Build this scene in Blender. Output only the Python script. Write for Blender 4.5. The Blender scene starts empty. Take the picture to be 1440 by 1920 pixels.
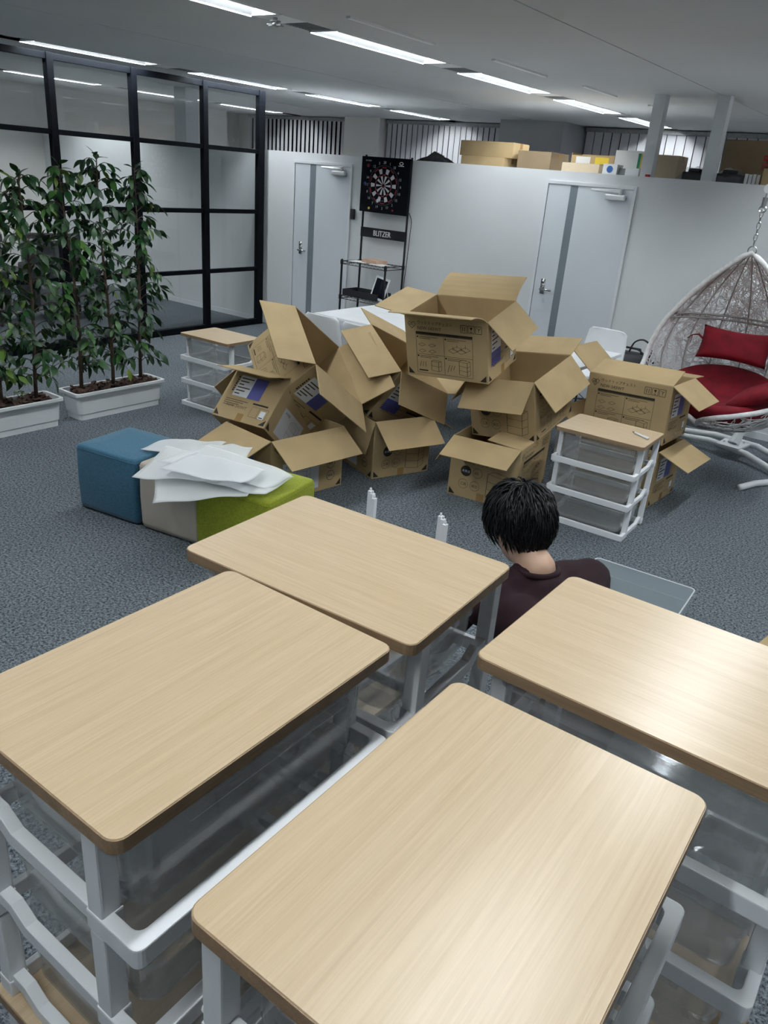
import bpy, bmesh, math, random
from mathutils import Vector, Matrix, Euler, Quaternion
from math import sin, cos, pi, radians as rad

# ------------------------------------------------------------------ camera, world, exposure
scene = bpy.context.scene
col = scene.collection
F_PX, YAW, PITCH, ROLL, CAM_H = 1451.854, 0.614777, 0.411509, 0.083550, 1.8856
fwd = Vector((-sin(YAW) * cos(PITCH), cos(YAW) * cos(PITCH), -sin(PITCH)))
rgt = Vector((cos(YAW), sin(YAW), 0))
upv = rgt.cross(fwd)
r2 = cos(ROLL) * rgt + sin(ROLL) * upv
u2 = -sin(ROLL) * rgt + cos(ROLL) * upv
cam_data = bpy.data.cameras.new('camera')
cam_data.sensor_fit = 'VERTICAL'
cam_data.sensor_height = 24.0
cam_data.lens = F_PX / 1920.0 * 24.0
cam_data.clip_start = 0.05
cam = bpy.data.objects.new('camera', cam_data)
col.objects.link(cam)
M = Matrix.Identity(4)
for i in range(3):
    M[i][0], M[i][1], M[i][2] = r2[i], u2[i], -fwd[i]
M[2][3] = CAM_H
cam.matrix_world = M
scene.camera = cam

world = bpy.data.worlds.new('world')
scene.world = world
world.use_nodes = True
world.node_tree.nodes['Background'].inputs[0].default_value = (0.5, 0.55, 0.6, 1)
world.node_tree.nodes['Background'].inputs[1].default_value = 0.02
scene.view_settings.view_transform = 'Standard'
scene.view_settings.look = 'None'
scene.view_settings.gamma = 1.0
scene.view_settings.use_curve_mapping = False
scene.view_settings.exposure = 0.0
scene.cycles.transparent_max_bounces = 20
scene.cycles.max_bounces = 6
scene.cycles.diffuse_bounces = 4
scene.cycles.glossy_bounces = 3
scene.cycles.transmission_bounces = 3
scene.cycles.use_adaptive_sampling = True
scene.cycles.adaptive_threshold = 0.08
scene.cycles.adaptive_min_samples = 16
LAMP = 72.0            # strength of the ceiling tubes

random.seed(7)
R = random.Random(11)

# ------------------------------------------------------------------ materials
MATS = {}
def mat(name, color, rough=0.5, metal=0.0, spec=0.5, noise=None, bump=None, coat=0.0, sheen=0.0, trans=0.0):
    """noise=(scale, amount, (stretch xyz)) varies the colour; bump=(scale, strength)"""
    m = bpy.data.materials.new(name); m.use_nodes = True
    nt = m.node_tree; b = nt.nodes['Principled BSDF']
    c = (color[0], color[1], color[2], 1)
    b.inputs['Base Color'].default_value = c
    b.inputs['Roughness'].default_value = rough
    b.inputs['Metallic'].default_value = metal
    b.inputs['Specular IOR Level'].default_value = spec
    b.inputs['Coat Weight'].default_value = coat
    b.inputs['Sheen Weight'].default_value = sheen
    b.inputs['Transmission Weight'].default_value = trans
    if noise or bump:
        tc = nt.nodes.new('ShaderNodeTexCoord')
    if noise:
        mp = nt.nodes.new('ShaderNodeMapping'); mp.inputs['Scale'].default_value = noise[2] if len(noise) > 2 else (1, 1, 1)
        nt.links.new(tc.outputs['Object'], mp.inputs[0])
        n = nt.nodes.new('ShaderNodeTexNoise'); n.inputs['Scale'].default_value = noise[0]; n.inputs['Detail'].default_value = 2
        nt.links.new(mp.outputs[0], n.inputs['Vector'])
        r = nt.nodes.new('ShaderNodeValToRGB')
        a = noise[1]
        r.color_ramp.elements[0].position = 0.3; r.color_ramp.elements[1].position = 0.7
        r.color_ramp.elements[0].color = tuple(max(0, x * (1 - a)) for x in color) + (1,)
        r.color_ramp.elements[1].color = tuple(min(1, x * (1 + a)) for x in color) + (1,)
        nt.links.new(n.outputs[0], r.inputs[0]); nt.links.new(r.outputs[0], b.inputs['Base Color'])
    if bump:
        n2 = nt.nodes.new('ShaderNodeTexNoise'); n2.inputs['Scale'].default_value = bump[0]; n2.inputs['Detail'].default_value = 1
        nt.links.new(tc.outputs['Object'], n2.inputs['Vector'])
        bp = nt.nodes.new('ShaderNodeBump'); bp.inputs['Strength'].default_value = bump[1]; bp.inputs['Distance'].default_value = 0.01
        nt.links.new(n2.outputs[0], bp.inputs['Height']); nt.links.new(bp.outputs[0], b.inputs['Normal'])
    MATS[name] = m
    return m

def emat(name, color, strength):
    m = bpy.data.materials.new(name); m.use_nodes = True
    nt = m.node_tree; nt.nodes.clear()
    e = nt.nodes.new('ShaderNodeEmission'); e.inputs[0].default_value = (*color, 1); e.inputs[1].default_value = strength
    o = nt.nodes.new('ShaderNodeOutputMaterial'); nt.links.new(e.outputs[0], o.inputs[0])
    MATS[name] = m; return m

def clearmat(name, tint, diffuse_amt, gloss_rough=0.06, ior=1.45, diff_col=(0.8, 0.84, 0.86)):
    m = bpy.data.materials.new(name); m.use_nodes = True
    nt = m.node_tree; nt.nodes.clear()
    t = nt.nodes.new('ShaderNodeBsdfTransparent'); t.inputs[0].default_value = (*tint, 1)
    d = nt.nodes.new('ShaderNodeBsdfDiffuse'); d.inputs[0].default_value = (*diff_col, 1)
    tl = nt.nodes.new('ShaderNodeBsdfTranslucent'); tl.inputs[0].default_value = (*diff_col, 1)
    md = nt.nodes.new('ShaderNodeMixShader'); md.inputs[0].default_value = 0.4
    nt.links.new(d.outputs[0], md.inputs[1]); nt.links.new(tl.outputs[0], md.inputs[2])
    m1 = nt.nodes.new('ShaderNodeMixShader'); m1.inputs[0].default_value = diffuse_amt
    nt.links.new(t.outputs[0], m1.inputs[1]); nt.links.new(md.outputs[0], m1.inputs[2])
    g = nt.nodes.new('ShaderNodeBsdfGlossy'); g.inputs['Roughness'].default_value = gloss_rough; g.inputs[0].default_value = (1, 1, 1, 1)
    lw = nt.nodes.new('ShaderNodeLayerWeight'); lw.inputs['Blend'].default_value = 0.5
    pw = nt.nodes.new('ShaderNodeMath'); pw.operation = 'POWER'; pw.inputs[1].default_value = 4.0
    nt.links.new(lw.outputs['Facing'], pw.inputs[0])
    f0 = ((ior - 1) / (ior + 1)) ** 2
    fr = nt.nodes.new('ShaderNodeMath'); fr.operation = 'MULTIPLY_ADD'; fr.inputs[1].default_value = 0.55; fr.inputs[2].default_value = f0
    nt.links.new(pw.outputs[0], fr.inputs[0])
    m2 = nt.nodes.new('ShaderNodeMixShader')
    nt.links.new(fr.outputs[0], m2.inputs[0]); nt.links.new(m1.outputs[0], m2.inputs[1]); nt.links.new(g.outputs[0], m2.inputs[2])
    o = nt.nodes.new('ShaderNodeOutputMaterial'); nt.links.new(m2.outputs[0], o.inputs[0])
    MATS[name] = m; return m

def woodmat(name, base, dark, rough=0.33):
    m = bpy.data.materials.new(name); m.use_nodes = True
    nt = m.node_tree; b = nt.nodes['Principled BSDF']
    tc = nt.nodes.new('ShaderNodeTexCoord')
    oi = nt.nodes.new('ShaderNodeObjectInfo')
    ad = nt.nodes.new('ShaderNodeVectorMath'); ad.operation = 'MULTIPLY_ADD'
    ad.inputs[1].default_value = (1, 1, 1)
    mu = nt.nodes.new('ShaderNodeVectorMath'); mu.operation = 'SCALE'; mu.inputs['Scale'].default_value = 9.0
    nt.links.new(oi.outputs['Random'], mu.inputs[0])
    nt.links.new(tc.outputs['Object'], ad.inputs[0]); nt.links.new(mu.outputs[0], ad.inputs[2])
    mp = nt.nodes.new('ShaderNodeMapping'); mp.inputs['Scale'].default_value = (0.9, 16, 16)
    nt.links.new(ad.outputs[0], mp.inputs[0])
    n = nt.nodes.new('ShaderNodeTexNoise'); n.inputs['Scale'].default_value = 4.0; n.inputs['Detail'].default_value = 8; n.inputs['Roughness'].default_value = 0.65
    n.inputs['Distortion'].default_value = 0.4
    nt.links.new(mp.outputs[0], n.inputs['Vector'])
    mp2 = nt.nodes.new('ShaderNodeMapping'); mp2.inputs['Scale'].default_value = (3.0, 150, 150)
    nt.links.new(ad.outputs[0], mp2.inputs[0])
    n2 = nt.nodes.new('ShaderNodeTexNoise'); n2.inputs['Scale'].default_value = 2.2; n2.inputs['Detail'].default_value = 3
    nt.links.new(mp2.outputs[0], n2.inputs['Vector'])
    mx = nt.nodes.new('ShaderNodeMath'); mx.operation = 'MULTIPLY_ADD'; mx.inputs[1].default_value = 0.42
    nt.links.new(n2.outputs[0], mx.inputs[0])
    m3 = nt.nodes.new('ShaderNodeMath'); m3.operation = 'MULTIPLY'; m3.inputs[1].default_value = 0.6
    nt.links.new(n.outputs[0], m3.inputs[0]); nt.links.new(m3.outputs[0], mx.inputs[2])
    r = nt.nodes.new('ShaderNodeValToRGB')
    r.color_ramp.elements[0].position = 0.36; r.color_ramp.elements[1].position = 0.62
    r.color_ramp.elements[0].color = (*dark, 1); r.color_ramp.elements[1].color = (*base, 1)
    nt.links.new(mx.outputs[0], r.inputs[0]); nt.links.new(r.outputs[0], b.inputs['Base Color'])
    b.inputs['Roughness'].default_value = rough
    b.inputs['Specular IOR Level'].default_value = 0.5
    bp = nt.nodes.new('ShaderNodeBump'); bp.inputs['Strength'].default_value = 0.12; bp.inputs['Distance'].default_value = 0.002
    nt.links.new(n2.outputs[0], bp.inputs['Height']); nt.links.new(bp.outputs[0], b.inputs['Normal'])
    MATS[name] = m; return m

def carpetmat():
    m = bpy.data.materials.new('carpet'); m.use_nodes = True
    nt = m.node_tree; b = nt.nodes['Principled BSDF']
    tc = nt.nodes.new('ShaderNodeTexCoord')
    n = nt.nodes.new('ShaderNodeTexNoise'); n.inputs['Scale'].default_value = 85; n.inputs['Detail'].default_value = 3; n.inputs['Roughness'].default_value = 0.8
    n2 = nt.nodes.new('ShaderNodeTexNoise'); n2.inputs['Scale'].default_value = 1.3; n2.inputs['Detail'].default_value = 2
    nt.links.new(tc.outputs['Object'], n.inputs['Vector']); nt.links.new(tc.outputs['Object'], n2.inputs['Vector'])
    r = nt.nodes.new('ShaderNodeValToRGB')
    r.color_ramp.elements[0].position = 0.36; r.color_ramp.elements[0].color = (0.018, 0.024, 0.030, 1)
    r.color_ramp.elements[1].position = 0.66; r.color_ramp.elements[1].color = (0.27, 0.30, 0.325, 1)
    nt.links.new(n.outputs[0], r.inputs[0])
    r2_ = nt.nodes.new('ShaderNodeValToRGB')
    r2_.color_ramp.elements[0].position = 0.3; r2_.color_ramp.elements[0].color = (0.86, 0.9, 0.9, 1)
    r2_.color_ramp.elements[1].position = 0.7; r2_.color_ramp.elements[1].color = (1.05, 1.05, 1.08, 1)
    nt.links.new(n2.outputs[0], r2_.inputs[0])
    mx = nt.nodes.new('ShaderNodeMixRGB'); mx.blend_type = 'MULTIPLY'; mx.inputs[0].default_value = 1
    nt.links.new(r.outputs[0], mx.inputs[1]); nt.links.new(r2_.outputs[0], mx.inputs[2])
    nt.links.new(mx.outputs[0], b.inputs['Base Color'])
    b.inputs['Roughness'].default_value = 0.95; b.inputs['Specular IOR Level'].default_value = 0.1
    bp = nt.nodes.new('ShaderNodeBump'); bp.inputs['Strength'].default_value = 0.7; bp.inputs['Distance'].default_value = 0.006
    nt.links.new(n.outputs[0], bp.inputs['Height']); nt.links.new(bp.outputs[0], b.inputs['Normal'])
    MATS['carpet'] = m

def leafmat():
    m = bpy.data.materials.new('leaf'); m.use_nodes = True
    nt = m.node_tree; b = nt.nodes['Principled BSDF']
    oi = nt.nodes.new('ShaderNodeObjectInfo')
    r = nt.nodes.new('ShaderNodeValToRGB')
    els = r.color_ramp.elements
    els[0].position = 0.0; els[0].color = (0.008, 0.036, 0.014, 1)
    els[1].position = 1.0; els[1].color = (0.16, 0.22, 0.03, 1)
    e = els.new(0.62); e.color = (0.014, 0.062, 0.016, 1)
    e = els.new(0.93); e.color = (0.035, 0.11, 0.018, 1)
    nt.links.new(oi.outputs['Random'], r.inputs[0]); nt.links.new(r.outputs[0], b.inputs['Base Color'])
    b.inputs['Roughness'].default_value = 0.42
    b.inputs['Specular IOR Level'].default_value = 0.45
    MATS['leaf'] = m

carpetmat(); leafmat()
mat('wall_white', (0.70, 0.72, 0.74), 0.55, noise=(2.0, 0.02))
mat('wall_warm', (0.84, 0.82, 0.79), 0.7, noise=(1.5, 0.03))
mat('ceiling_board', (0.66, 0.67, 0.68), 0.85, noise=(1.2, 0.03), bump=(120, 0.06))
mat('seam_dark', (0.10, 0.10, 0.11), 0.8, noise=(8, 0.2))
mat('strip_white', (0.96, 0.97, 0.98), 0.4, noise=(8, 0.02))
mat('reflector', (0.16, 0.165, 0.17), 0.5, noise=(20, 0.05))
mat('grille', (0.30, 0.31, 0.32), 0.5, noise=(30, 0.15))
mat('column_grey', (0.40, 0.41, 0.43), 0.75, noise=(3, 0.03))
mat('door_white', (0.66, 0.70, 0.75), 0.42, noise=(2, 0.02))
mat('frame_white', (0.72, 0.75, 0.78), 0.4, noise=(3, 0.02))
mat('frosted', (0.20, 0.235, 0.27), 0.35, noise=(5, 0.05))
mat('chrome', (0.62, 0.63, 0.64), 0.25, 1.0, noise=(20, 0.05))
mat('aluminium', (0.75, 0.76, 0.78), 0.35, 0.4, noise=(12, 0.04))
mat('black_frame', (0.003, 0.0045, 0.008), 0.6, spec=0.12, noise=(6, 0.3))
mat('black_metal', (0.012, 0.013, 0.016), 0.4, noise=(9, 0.3))
mat('black_plastic', (0.02, 0.021, 0.024), 0.5, noise=(9, 0.2))
mat('blind_slat', (0.62, 0.62, 0.65), 0.7, noise=(6, 0.05, (1, 1, 0.1)))
mat('blind_dark', (0.05, 0.055, 0.065), 0.9, noise=(4, 0.2))
mat('white_plastic', (0.82, 0.84, 0.87), 0.48, noise=(5, 0.015))
mat('white_paint', (0.78, 0.80, 0.82), 0.35, noise=(6, 0.03))
mat('planter_white', (0.74, 0.76, 0.78), 0.45, noise=(4, 0.02))
woodmat('wood_top', (0.625, 0.485, 0.325), (0.53, 0.395, 0.25), 0.30)
woodmat('wood_edge', (0.36, 0.245, 0.145), (0.255, 0.165, 0.092), 0.5)
mat('cardboard', (0.44, 0.325, 0.175), 0.78, noise=(5, 0.07), bump=(60, 0.03), spec=0.25)
mat('cardboard_dark', (0.27, 0.20, 0.125), 0.8, noise=(5, 0.08), spec=0.25)
mat('cardboard_pale', (0.56, 0.46, 0.33), 0.8, noise=(5, 0.06), spec=0.25)
mat('print_dark', (0.022, 0.016, 0.010), 0.7, noise=(30, 0.2))
mat('print_mid', (0.085, 0.058, 0.028), 0.75, noise=(30, 0.2))
mat('print_white', (0.62, 0.63, 0.66), 0.6, noise=(6, 0.03))
mat('print_blue', (0.10, 0.11, 0.36), 0.5, noise=(6, 0.06))
mat('tape', (0.36, 0.22, 0.09), 0.25, noise=(6, 0.06))
mat('label_white', (0.72, 0.74, 0.78), 0.4, noise=(15, 0.04))
mat('fabric_blue', (0.032, 0.125, 0.205), 0.85, noise=(120, 0.18), bump=(400, 0.12), sheen=0.2)
mat('fabric_beige', (0.47, 0.42, 0.36), 0.85, noise=(6, 0.10), bump=(400, 0.1))
mat('fabric_lime', (0.27, 0.31, 0.014), 0.85, noise=(120, 0.15), bump=(400, 0.12), sheen=0.1)
mat('fabric_red', (0.21, 0.0012, 0.011), 0.8, noise=(14, 0.2), bump=(300, 0.1))
mat('rattan', (0.74, 0.74, 0.75), 0.5, noise=(40, 0.12))
mat('rattan_rib', (0.40, 0.38, 0.37), 0.55, noise=(40, 0.12))
mat('trunk', (0.085, 0.058, 0.042), 0.85, noise=(35, 0.35, (1, 1, 0.2)), bump=(60, 0.4))
mat('soil', (0.030, 0.020, 0.016), 0.95, noise=(60, 0.4), bump=(60, 0.8))
mat('bark', (0.065, 0.034, 0.024), 0.85, noise=(40, 0.4), bump=(70, 0.5))
mat('moss', (0.13, 0.19, 0.07), 0.8, noise=(40, 0.3))
mat('hair', (0.004, 0.004, 0.005), 0.42, noise=(60, 0.4), spec=0.35)
mat('skin', (0.58, 0.37, 0.26), 0.5, noise=(15, 0.06))
mat('sweater', (0.016, 0.002, 0.006), 0.9, noise=(60, 0.15), bump=(500, 0.15))
mat('trousers', (0.012, 0.013, 0.018), 0.85, noise=(60, 0.2))
mat('eye_dark', (0.01, 0.008, 0.007), 0.2, noise=(10, 0.1))
mat('screen', (0.006, 0.008, 0.014), 0.12, noise=(3, 0.1))
mat('paper', (0.78, 0.78, 0.77), 0.7, noise=(8, 0.03))
mat('paper_tan', (0.50, 0.33, 0.24), 0.7, noise=(8, 0.08))
mat('dart_white', (0.72, 0.72, 0.74), 0.6, noise=(20, 0.05))
mat('dart_red', (0.30, 0.02, 0.04), 0.6, noise=(20, 0.1))
mat('dart_blue', (0.03, 0.05, 0.25), 0.6, noise=(20, 0.1))
mat('yellow', (0.70, 0.52, 0.03), 0.5, noise=(20, 0.05))
mat('green', (0.02, 0.26, 0.15), 0.5, noise=(20, 0.05))
mat('red', (0.45, 0.03, 0.03), 0.5, noise=(20, 0.05))
mat('sign_pink', (0.42, 0.10, 0.09), 0.6, noise=(20, 0.05))
mat('blue', (0.02, 0.10, 0.35), 0.5, noise=(20, 0.05))
mat('grey_plastic', (0.16, 0.17, 0.18), 0.5, noise=(8, 0.06))
mat('charcoal', (0.035, 0.037, 0.042), 0.8, noise=(30, 0.2))
mat('taupe', (0.32, 0.29, 0.26), 0.8, noise=(30, 0.1))
clearmat('glass', (0.975, 0.985, 0.985), 0.008, 0.01, 1.42)
clearmat('clear_plastic', (0.93, 0.935, 0.94), 0.15, 0.07, 1.42, (0.84, 0.85, 0.85))
clearmat('milky_plastic', (0.86, 0.90, 0.93), 0.30, 0.10, 1.40)
clearmat('poly_bag', (0.93, 0.94, 0.95), 0.16, 0.08, 1.40)
clearmat('sheet', (0.95, 0.96, 0.97), 0.66, 0.6, 1.15, (0.92, 0.94, 0.95))
emat('tube_light', (0.93, 0.985, 1.0), LAMP)

# ------------------------------------------------------------------ mesh helpers
class MB:
    def __init__(self): self.v = []; self.f = []
    def add(self, vs, fs, m=None):
        o = len(self.v)
        for p in vs:
            p = Vector(p)
            self.v.append(m @ p if m is not None else p)
        for f in fs: self.f.append([o + i for i in f])
        return self
    def box(self, c, s, m=None):
        x, y, z = c; a, b, d = s[0] / 2, s[1] / 2, s[2] / 2
        vs = [(x + i * a, y + j * b, z + k * d) for k in (-1, 1) for j in (-1, 1) for i in (-1, 1)]
        fs = [(0, 2, 3, 1), (4, 5, 7, 6), (0, 1, 5, 4), (2, 6, 7, 3), (0, 4, 6, 2), (1, 3, 7, 5)]
        return self.add(vs, fs, m)
    def box2(self, p0, p1, m=None):
        return self.box([(p0[i] + p1[i]) / 2 for i in range(3)], [abs(p1[i] - p0[i]) for i in range(3)], m)
    def tube(self, pts, r, n=8, closed=False, m=None, cap=True):
        pts = [Vector(p) for p in pts]; N = len(pts); rings = []
        prev = None
        for i, p in enumerate(pts):
            if closed: t = pts[(i + 1) % N] - pts[i - 1]
            else: t = pts[min(i + 1, N - 1)] - pts[max(i - 1, 0)]
            if t.length < 1e-9: t = Vector((0, 0, 1))
            t.normalize()
            if prev is None:
                a = Vector((0, 0, 1)) if abs(t.z) < 0.9 else Vector((1, 0, 0))
                n1 = t.cross(a).normalized()
            else:
                n1 = prev - t * prev.dot(t)
                if n1.length < 1e-6: n1 = t.cross(Vector((0, 0, 1)) if abs(t.z) < 0.9 else Vector((1, 0, 0)))
                n1.normalize()
            prev = n1; n2 = t.cross(n1)
            rr = r[i] if isinstance(r, (list, tuple)) else r
            rings.append([p + (n1 * cos(2 * pi * k / n) + n2 * sin(2 * pi * k / n)) * rr for k in range(n)])
        vs = [q for ring in rings for q in ring]; fs = []
        for i in range(N if closed else N - 1):
            j = (i + 1) % N
            for k in range(n):
                l = (k + 1) % n
                fs.append((i * n + k, i * n + l, j * n + l, j * n + k))
        if cap and not closed:
            fs.append(tuple(range(n))[::-1]); fs.append(tuple((N - 1) * n + k for k in range(n)))
        return self.add(vs, fs, m)
    def cyl(self, p0, p1, r, n=12, m=None): return self.tube([p0, p1], r, n, m=m)
    def loft(self, loops, cap0=True, cap1=True, m=None):
        n = len(loops[0]); vs = [p for l in loops for p in l]; fs = []
        for i in range(len(loops) - 1):
            for k in range(n):
                l = (k + 1) % n
                fs.append((i * n + k, i * n + l, (i + 1) * n + l, (i + 1) * n + k))
        if cap0: fs.append(tuple(range(n))[::-1])
        if cap1: fs.append(tuple((len(loops) - 1) * n + k for k in range(n)))
        return self.add(vs, fs, m)
    def prism(self, poly, h0, h1, f=lambda x, y, h: (x, y, h), m=None):
        return self.loft([[f(x, y, h0) for x, y in poly], [f(x, y, h1) for x, y in poly]], m=m)
    def grid(self, fn, nu, nv, m=None):
        vs = [fn(i / nu, j / nv) for j in range(nv + 1) for i in range(nu + 1)]
        fs = [(j * (nu + 1) + i, j * (nu + 1) + i + 1, (j + 1) * (nu + 1) + i + 1, (j + 1) * (nu + 1) + i) for j in range(nv) for i in range(nu)]
        return self.add(vs, fs, m)
    def mesh(self, name, bevel=0, smooth=False, seg=2):
        me = bpy.data.meshes.new(name)
        me.from_pydata([tuple(p) for p in self.v], [], self.f)
        bm = bmesh.new(); bm.from_mesh(me)
        bmesh.ops.recalc_face_normals(bm, faces=bm.faces)
        if bevel:
            es = [e for e in bm.edges if len(e.link_faces) == 2 and e.calc_face_angle(0) > 0.6]
            bmesh.ops.bevel(bm, geom=es, offset=bevel, segments=seg, affect='EDGES', profile=0.6, clamp_overlap=True)
        bm.to_mesh(me); bm.free()
        if smooth:
            for p in me.polygons: p.use_smooth = True
        return me
    def build(self, name, m, parent=None, bevel=0, smooth=False, seg=2):
        return ob(name, self.mesh(name, bevel, smooth, seg), m, parent)

def ob(name, me, m, parent=None):
    if m and not me.materials: me.materials.append(MATS[m])
    o = bpy.data.objects.new(name, me); col.objects.link(o)
    if parent: o.parent = parent
    return o
def tag(o, label, cat, group=None, kind=None):
    o['label'] = label; o['category'] = cat
    if group: o['group'] = group
    if kind: o['kind'] = kind
    return o
def thing(name, label, cat, loc=(0, 0, 0), rz=0, group=None, rot=None):
    o = bpy.data.objects.new(name, None); col.objects.link(o)
    o.empty_display_size = 0.1
    o.location = loc; o.rotation_euler = rot if rot else (0, 0, rz)
    return tag(o, label, cat, group)
def struct(name, mb, m, parent=None, bevel=0, label=None):
    o = mb.build(name, m, parent, bevel)
    if not parent: o['kind'] = 'structure'
    if label: o['label'] = label
    return o
def rounded_rect(x0, y0, x1, y1, r, n=5):
    pts = []
    for cx, cy, a0 in ((x1 - r, y0 + r, -90), (x1 - r, y1 - r, 0), (x0 + r, y1 - r, 90), (x0 + r, y0 + r, 180)):
        for k in range(n + 1):
            a = rad(a0 + 90 * k / n); pts.append((cx + r * cos(a), cy + r * sin(a)))
    return pts
def copy_tree(o, parent=None):
    c = o.copy(); col.objects.link(c)
    if parent: c.parent = parent
    for ch in list(o.children): copy_tree(ch, c)
    return c

TXT = {}
def text_geo(s):
    """flat lettering as vertices and faces, height about 1, starting at x = 0"""
    if s in TXT: return TXT[s]
    cu = bpy.data.curves.new('lettering', 'FONT'); cu.body = s; cu.resolution_u = 2; cu.size = 1.0
    o = bpy.data.objects.new('lettering', cu); col.objects.link(o)
    dg = bpy.context.evaluated_depsgraph_get()
    me = o.evaluated_get(dg).to_mesh()
    vs = [v.co.copy() for v in me.vertices]; fs = [tuple(p.vertices) for p in me.polygons]
    o.evaluated_get(dg).to_mesh_clear()
    bpy.data.objects.remove(o); bpy.data.curves.remove(cu)
    if vs:
        x0 = min(v.x for v in vs); y0 = min(v.y for v in vs); h = max(v.y for v in vs) - y0
        vs = [((v.x - x0) / h, (v.y - y0) / h) for v in vs]
    w = max([v[0] for v in vs] or [0])
    TXT[s] = (vs, fs, w); return TXT[s]

# ------------------------------------------------------------------ the setting
YB = 7.25; ZC = 2.68
struct('floor', MB().box2((-12.2, -4.2, -0.1), (4.7, 11.4, 0)), 'carpet', label='dark blue grey office carpet')
w = struct('wall_back', MB().box2((-12.0, YB, 0), (4.6, YB + 0.1, 2.03)), 'wall_white', label='low white partition wall with two doors')
struct('baseboard_back', MB().box2((-12.0, YB - 0.008, 0), (4.6, YB, 0.06)), 'frame_white')
struct('trim_1', MB().box2((-7.2, YB + 0.1, 1.95), (4.6, 8.9, 2.03)), 'wall_white', label='flat roof of the rooms behind the white wall')
struct('wall_far', MB().box2((-12.0, 11.25, 0), (4.6, 11.35, 2.75)), 'wall_warm')
struct('wall_left', MB().box2((-12.1, -4.2, 0), (-12.0, 11.35, 2.75)), 'wall_warm')
struct('wall_right', MB().box2((4.6, -4.2, 0), (4.7, 11.35, 2.75)), 'wall_white')
struct('wall_front', MB().box2((-12.0, -4.2, 0), (4.6, -4.1, 2.75)), 'wall_white')
struct('wall_column_left', MB().box2((-9.18, 10.95, 0), (-8.45, 11.25, ZC)), 'wall_warm', label='square column between two window blinds')
struct('wall_column_middle', MB().box2((-5.95, 10.42, 0), (-5.0, 11.25, ZC)), 'column_grey', label='wide grey column before the far windows')
struct('wall_column_corner', MB().box2((-12.0, 9.9, 0), (-11.62, 10.6, ZC)), 'wall_warm')
struct('trim_2', MB().box2((-2.735, 7.38, 2.03), (-2.635, 7.48, ZC)), 'frame_white', label='white post from wall top to ceiling')
struct('trim_3', MB().box2((-2.20, 7.38, 2.03), (-2.10, 7.48, ZC)), 'frame_white', label='white post from wall top to ceiling')
struct('trim_4', MB().box2((-8.94, 7.26, 2.03), (-8.72, 7.46, ZC)), 'frame_white', label='white post seen through the glass')

# ceiling: boards between the lamp channels, with narrow shadow gaps
CH = [-10.32, -7.10, -3.83, -0.57, 2.69]; HW = 0.12
edges = [-12.1]
for x in CH: edges += [x - HW, x + HW]
edges.append(4.7)
seams = [-8.72, -5.45, -2.17, 1.07]
cb = MB()
for i in range(0, len(edges), 2):
    a, b = edges[i], edges[i + 1]
    cut = [s for s in seams if a < s < b]
    if cut:
        cb.box2((a, -4.2, ZC), (cut[0] - 0.006, 11.4, ZC + 0.02)); cb.box2((cut[0] + 0.006, -4.2, ZC), (b, 11.4, ZC + 0.02))
    else: cb.box2((a, -4.2, ZC), (b, 11.4, ZC + 0.02))
ceiling = struct('ceiling', cb, 'ceiling_board', label='grey white ceiling boards')
MB().box2((-12.1, -4.2, ZC + 0.13), (4.7, 11.4, ZC + 0.16)).build('upper_deck', 'ceiling_board', ceiling)
for s in seams:
    MB().box2((s - 0.02, -4.2, ZC + 0.022), (s + 0.02, 11.4, ZC + 0.03)).build('seam_strip', 'seam_dark', ceiling)
for x in CH:
    for sx in (-1, 1):
        MB().box2((x + sx * HW, -4.2, ZC), (x + sx * (HW + 0.003), 11.4, ZC + 0.13)).build('channel_side', 'ceiling_board', ceiling)

# lamps in the channels
def lamp_proto():
    t = thing('ceiling_light', 'x', 'ceiling light', group='recessed ceiling lights')
    L = 1.30
    for sx in (-1, 1):      # sloping reflector sides
        MB().loft([[(sx * 0.035, -L / 2, 0.105), (sx * 0.118, -L / 2, 0.006), (sx * 0.118, -L / 2, 0.001), (sx * 0.030, -L / 2, 0.110)],
                [(sx * 0.035, L / 2, 0.105), (sx * 0.118, L / 2, 0.006), (sx * 0.118, L / 2, 0.001), (sx * 0.030, L / 2, 0.110)]]).build('reflector', 'reflector', t)
    MB().box2((-0.035, -L / 2, 0.105), (0.035, L / 2, 0.112)).build('housing', 'white_paint', t)
    for sy in (-1, 1):
        e = MB(); e.prism([(-0.118, 0.0), (0.118, 0.0), (0.035, 0.11), (-0.035, 0.11)], sy * L / 2, sy * (L / 2 - 0.004), lambda x, y, h: (x, h, y)); e.build('end_plate', 'white_paint', t)
    tb = MB()
    prof = [(0.030 * cos(rad(a)), 0.085 + 0.028 * sin(rad(a))) for a in range(180, 361, 20)] + [(0.030, 0.104), (-0.030, 0.104)]
    tb.prism(prof, -L / 2 + 0.01, L / 2 - 0.01, lambda x, y, h: (x, h, y))
    tb.build('tube', 'tube_light', t)
    for sx in (-1, 1): MB().box2((sx * 0.118, -L / 2, -0.006), (sx * 0.128, L / 2, 0.004)).build('trim_lip', 'strip_white', t)
    return t
def vent_proto():
    t = thing('ceiling_vent', 'x', 'air vent', group='air vents between the ceiling lights')
    MB().box2((-0.118, -0.24, 0.0), (0.118, -0.02, 0.006)).build('plate', 'strip_white', t)
    MB().box2((-0.118, -0.02, 0.03), (0.118, 0.24, 0.034)).build('backing', 'seam_dark', t)
    sl = MB().box2((-0.11, -0.006, 0.0), (0.11, 0.002, 0.022)).mesh('slat')
    for k in range(9):
        o = ob('slat', sl, 'grille', t); o.location = (0, 0.005 + k * 0.028, 0.004)
    for sx in (-1, 1): MB().box2((sx * 0.118, -0.245, 0.0), (sx * 0.108, 0.245, 0.02)).build('frame', 'aluminium', t)
    return t
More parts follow.
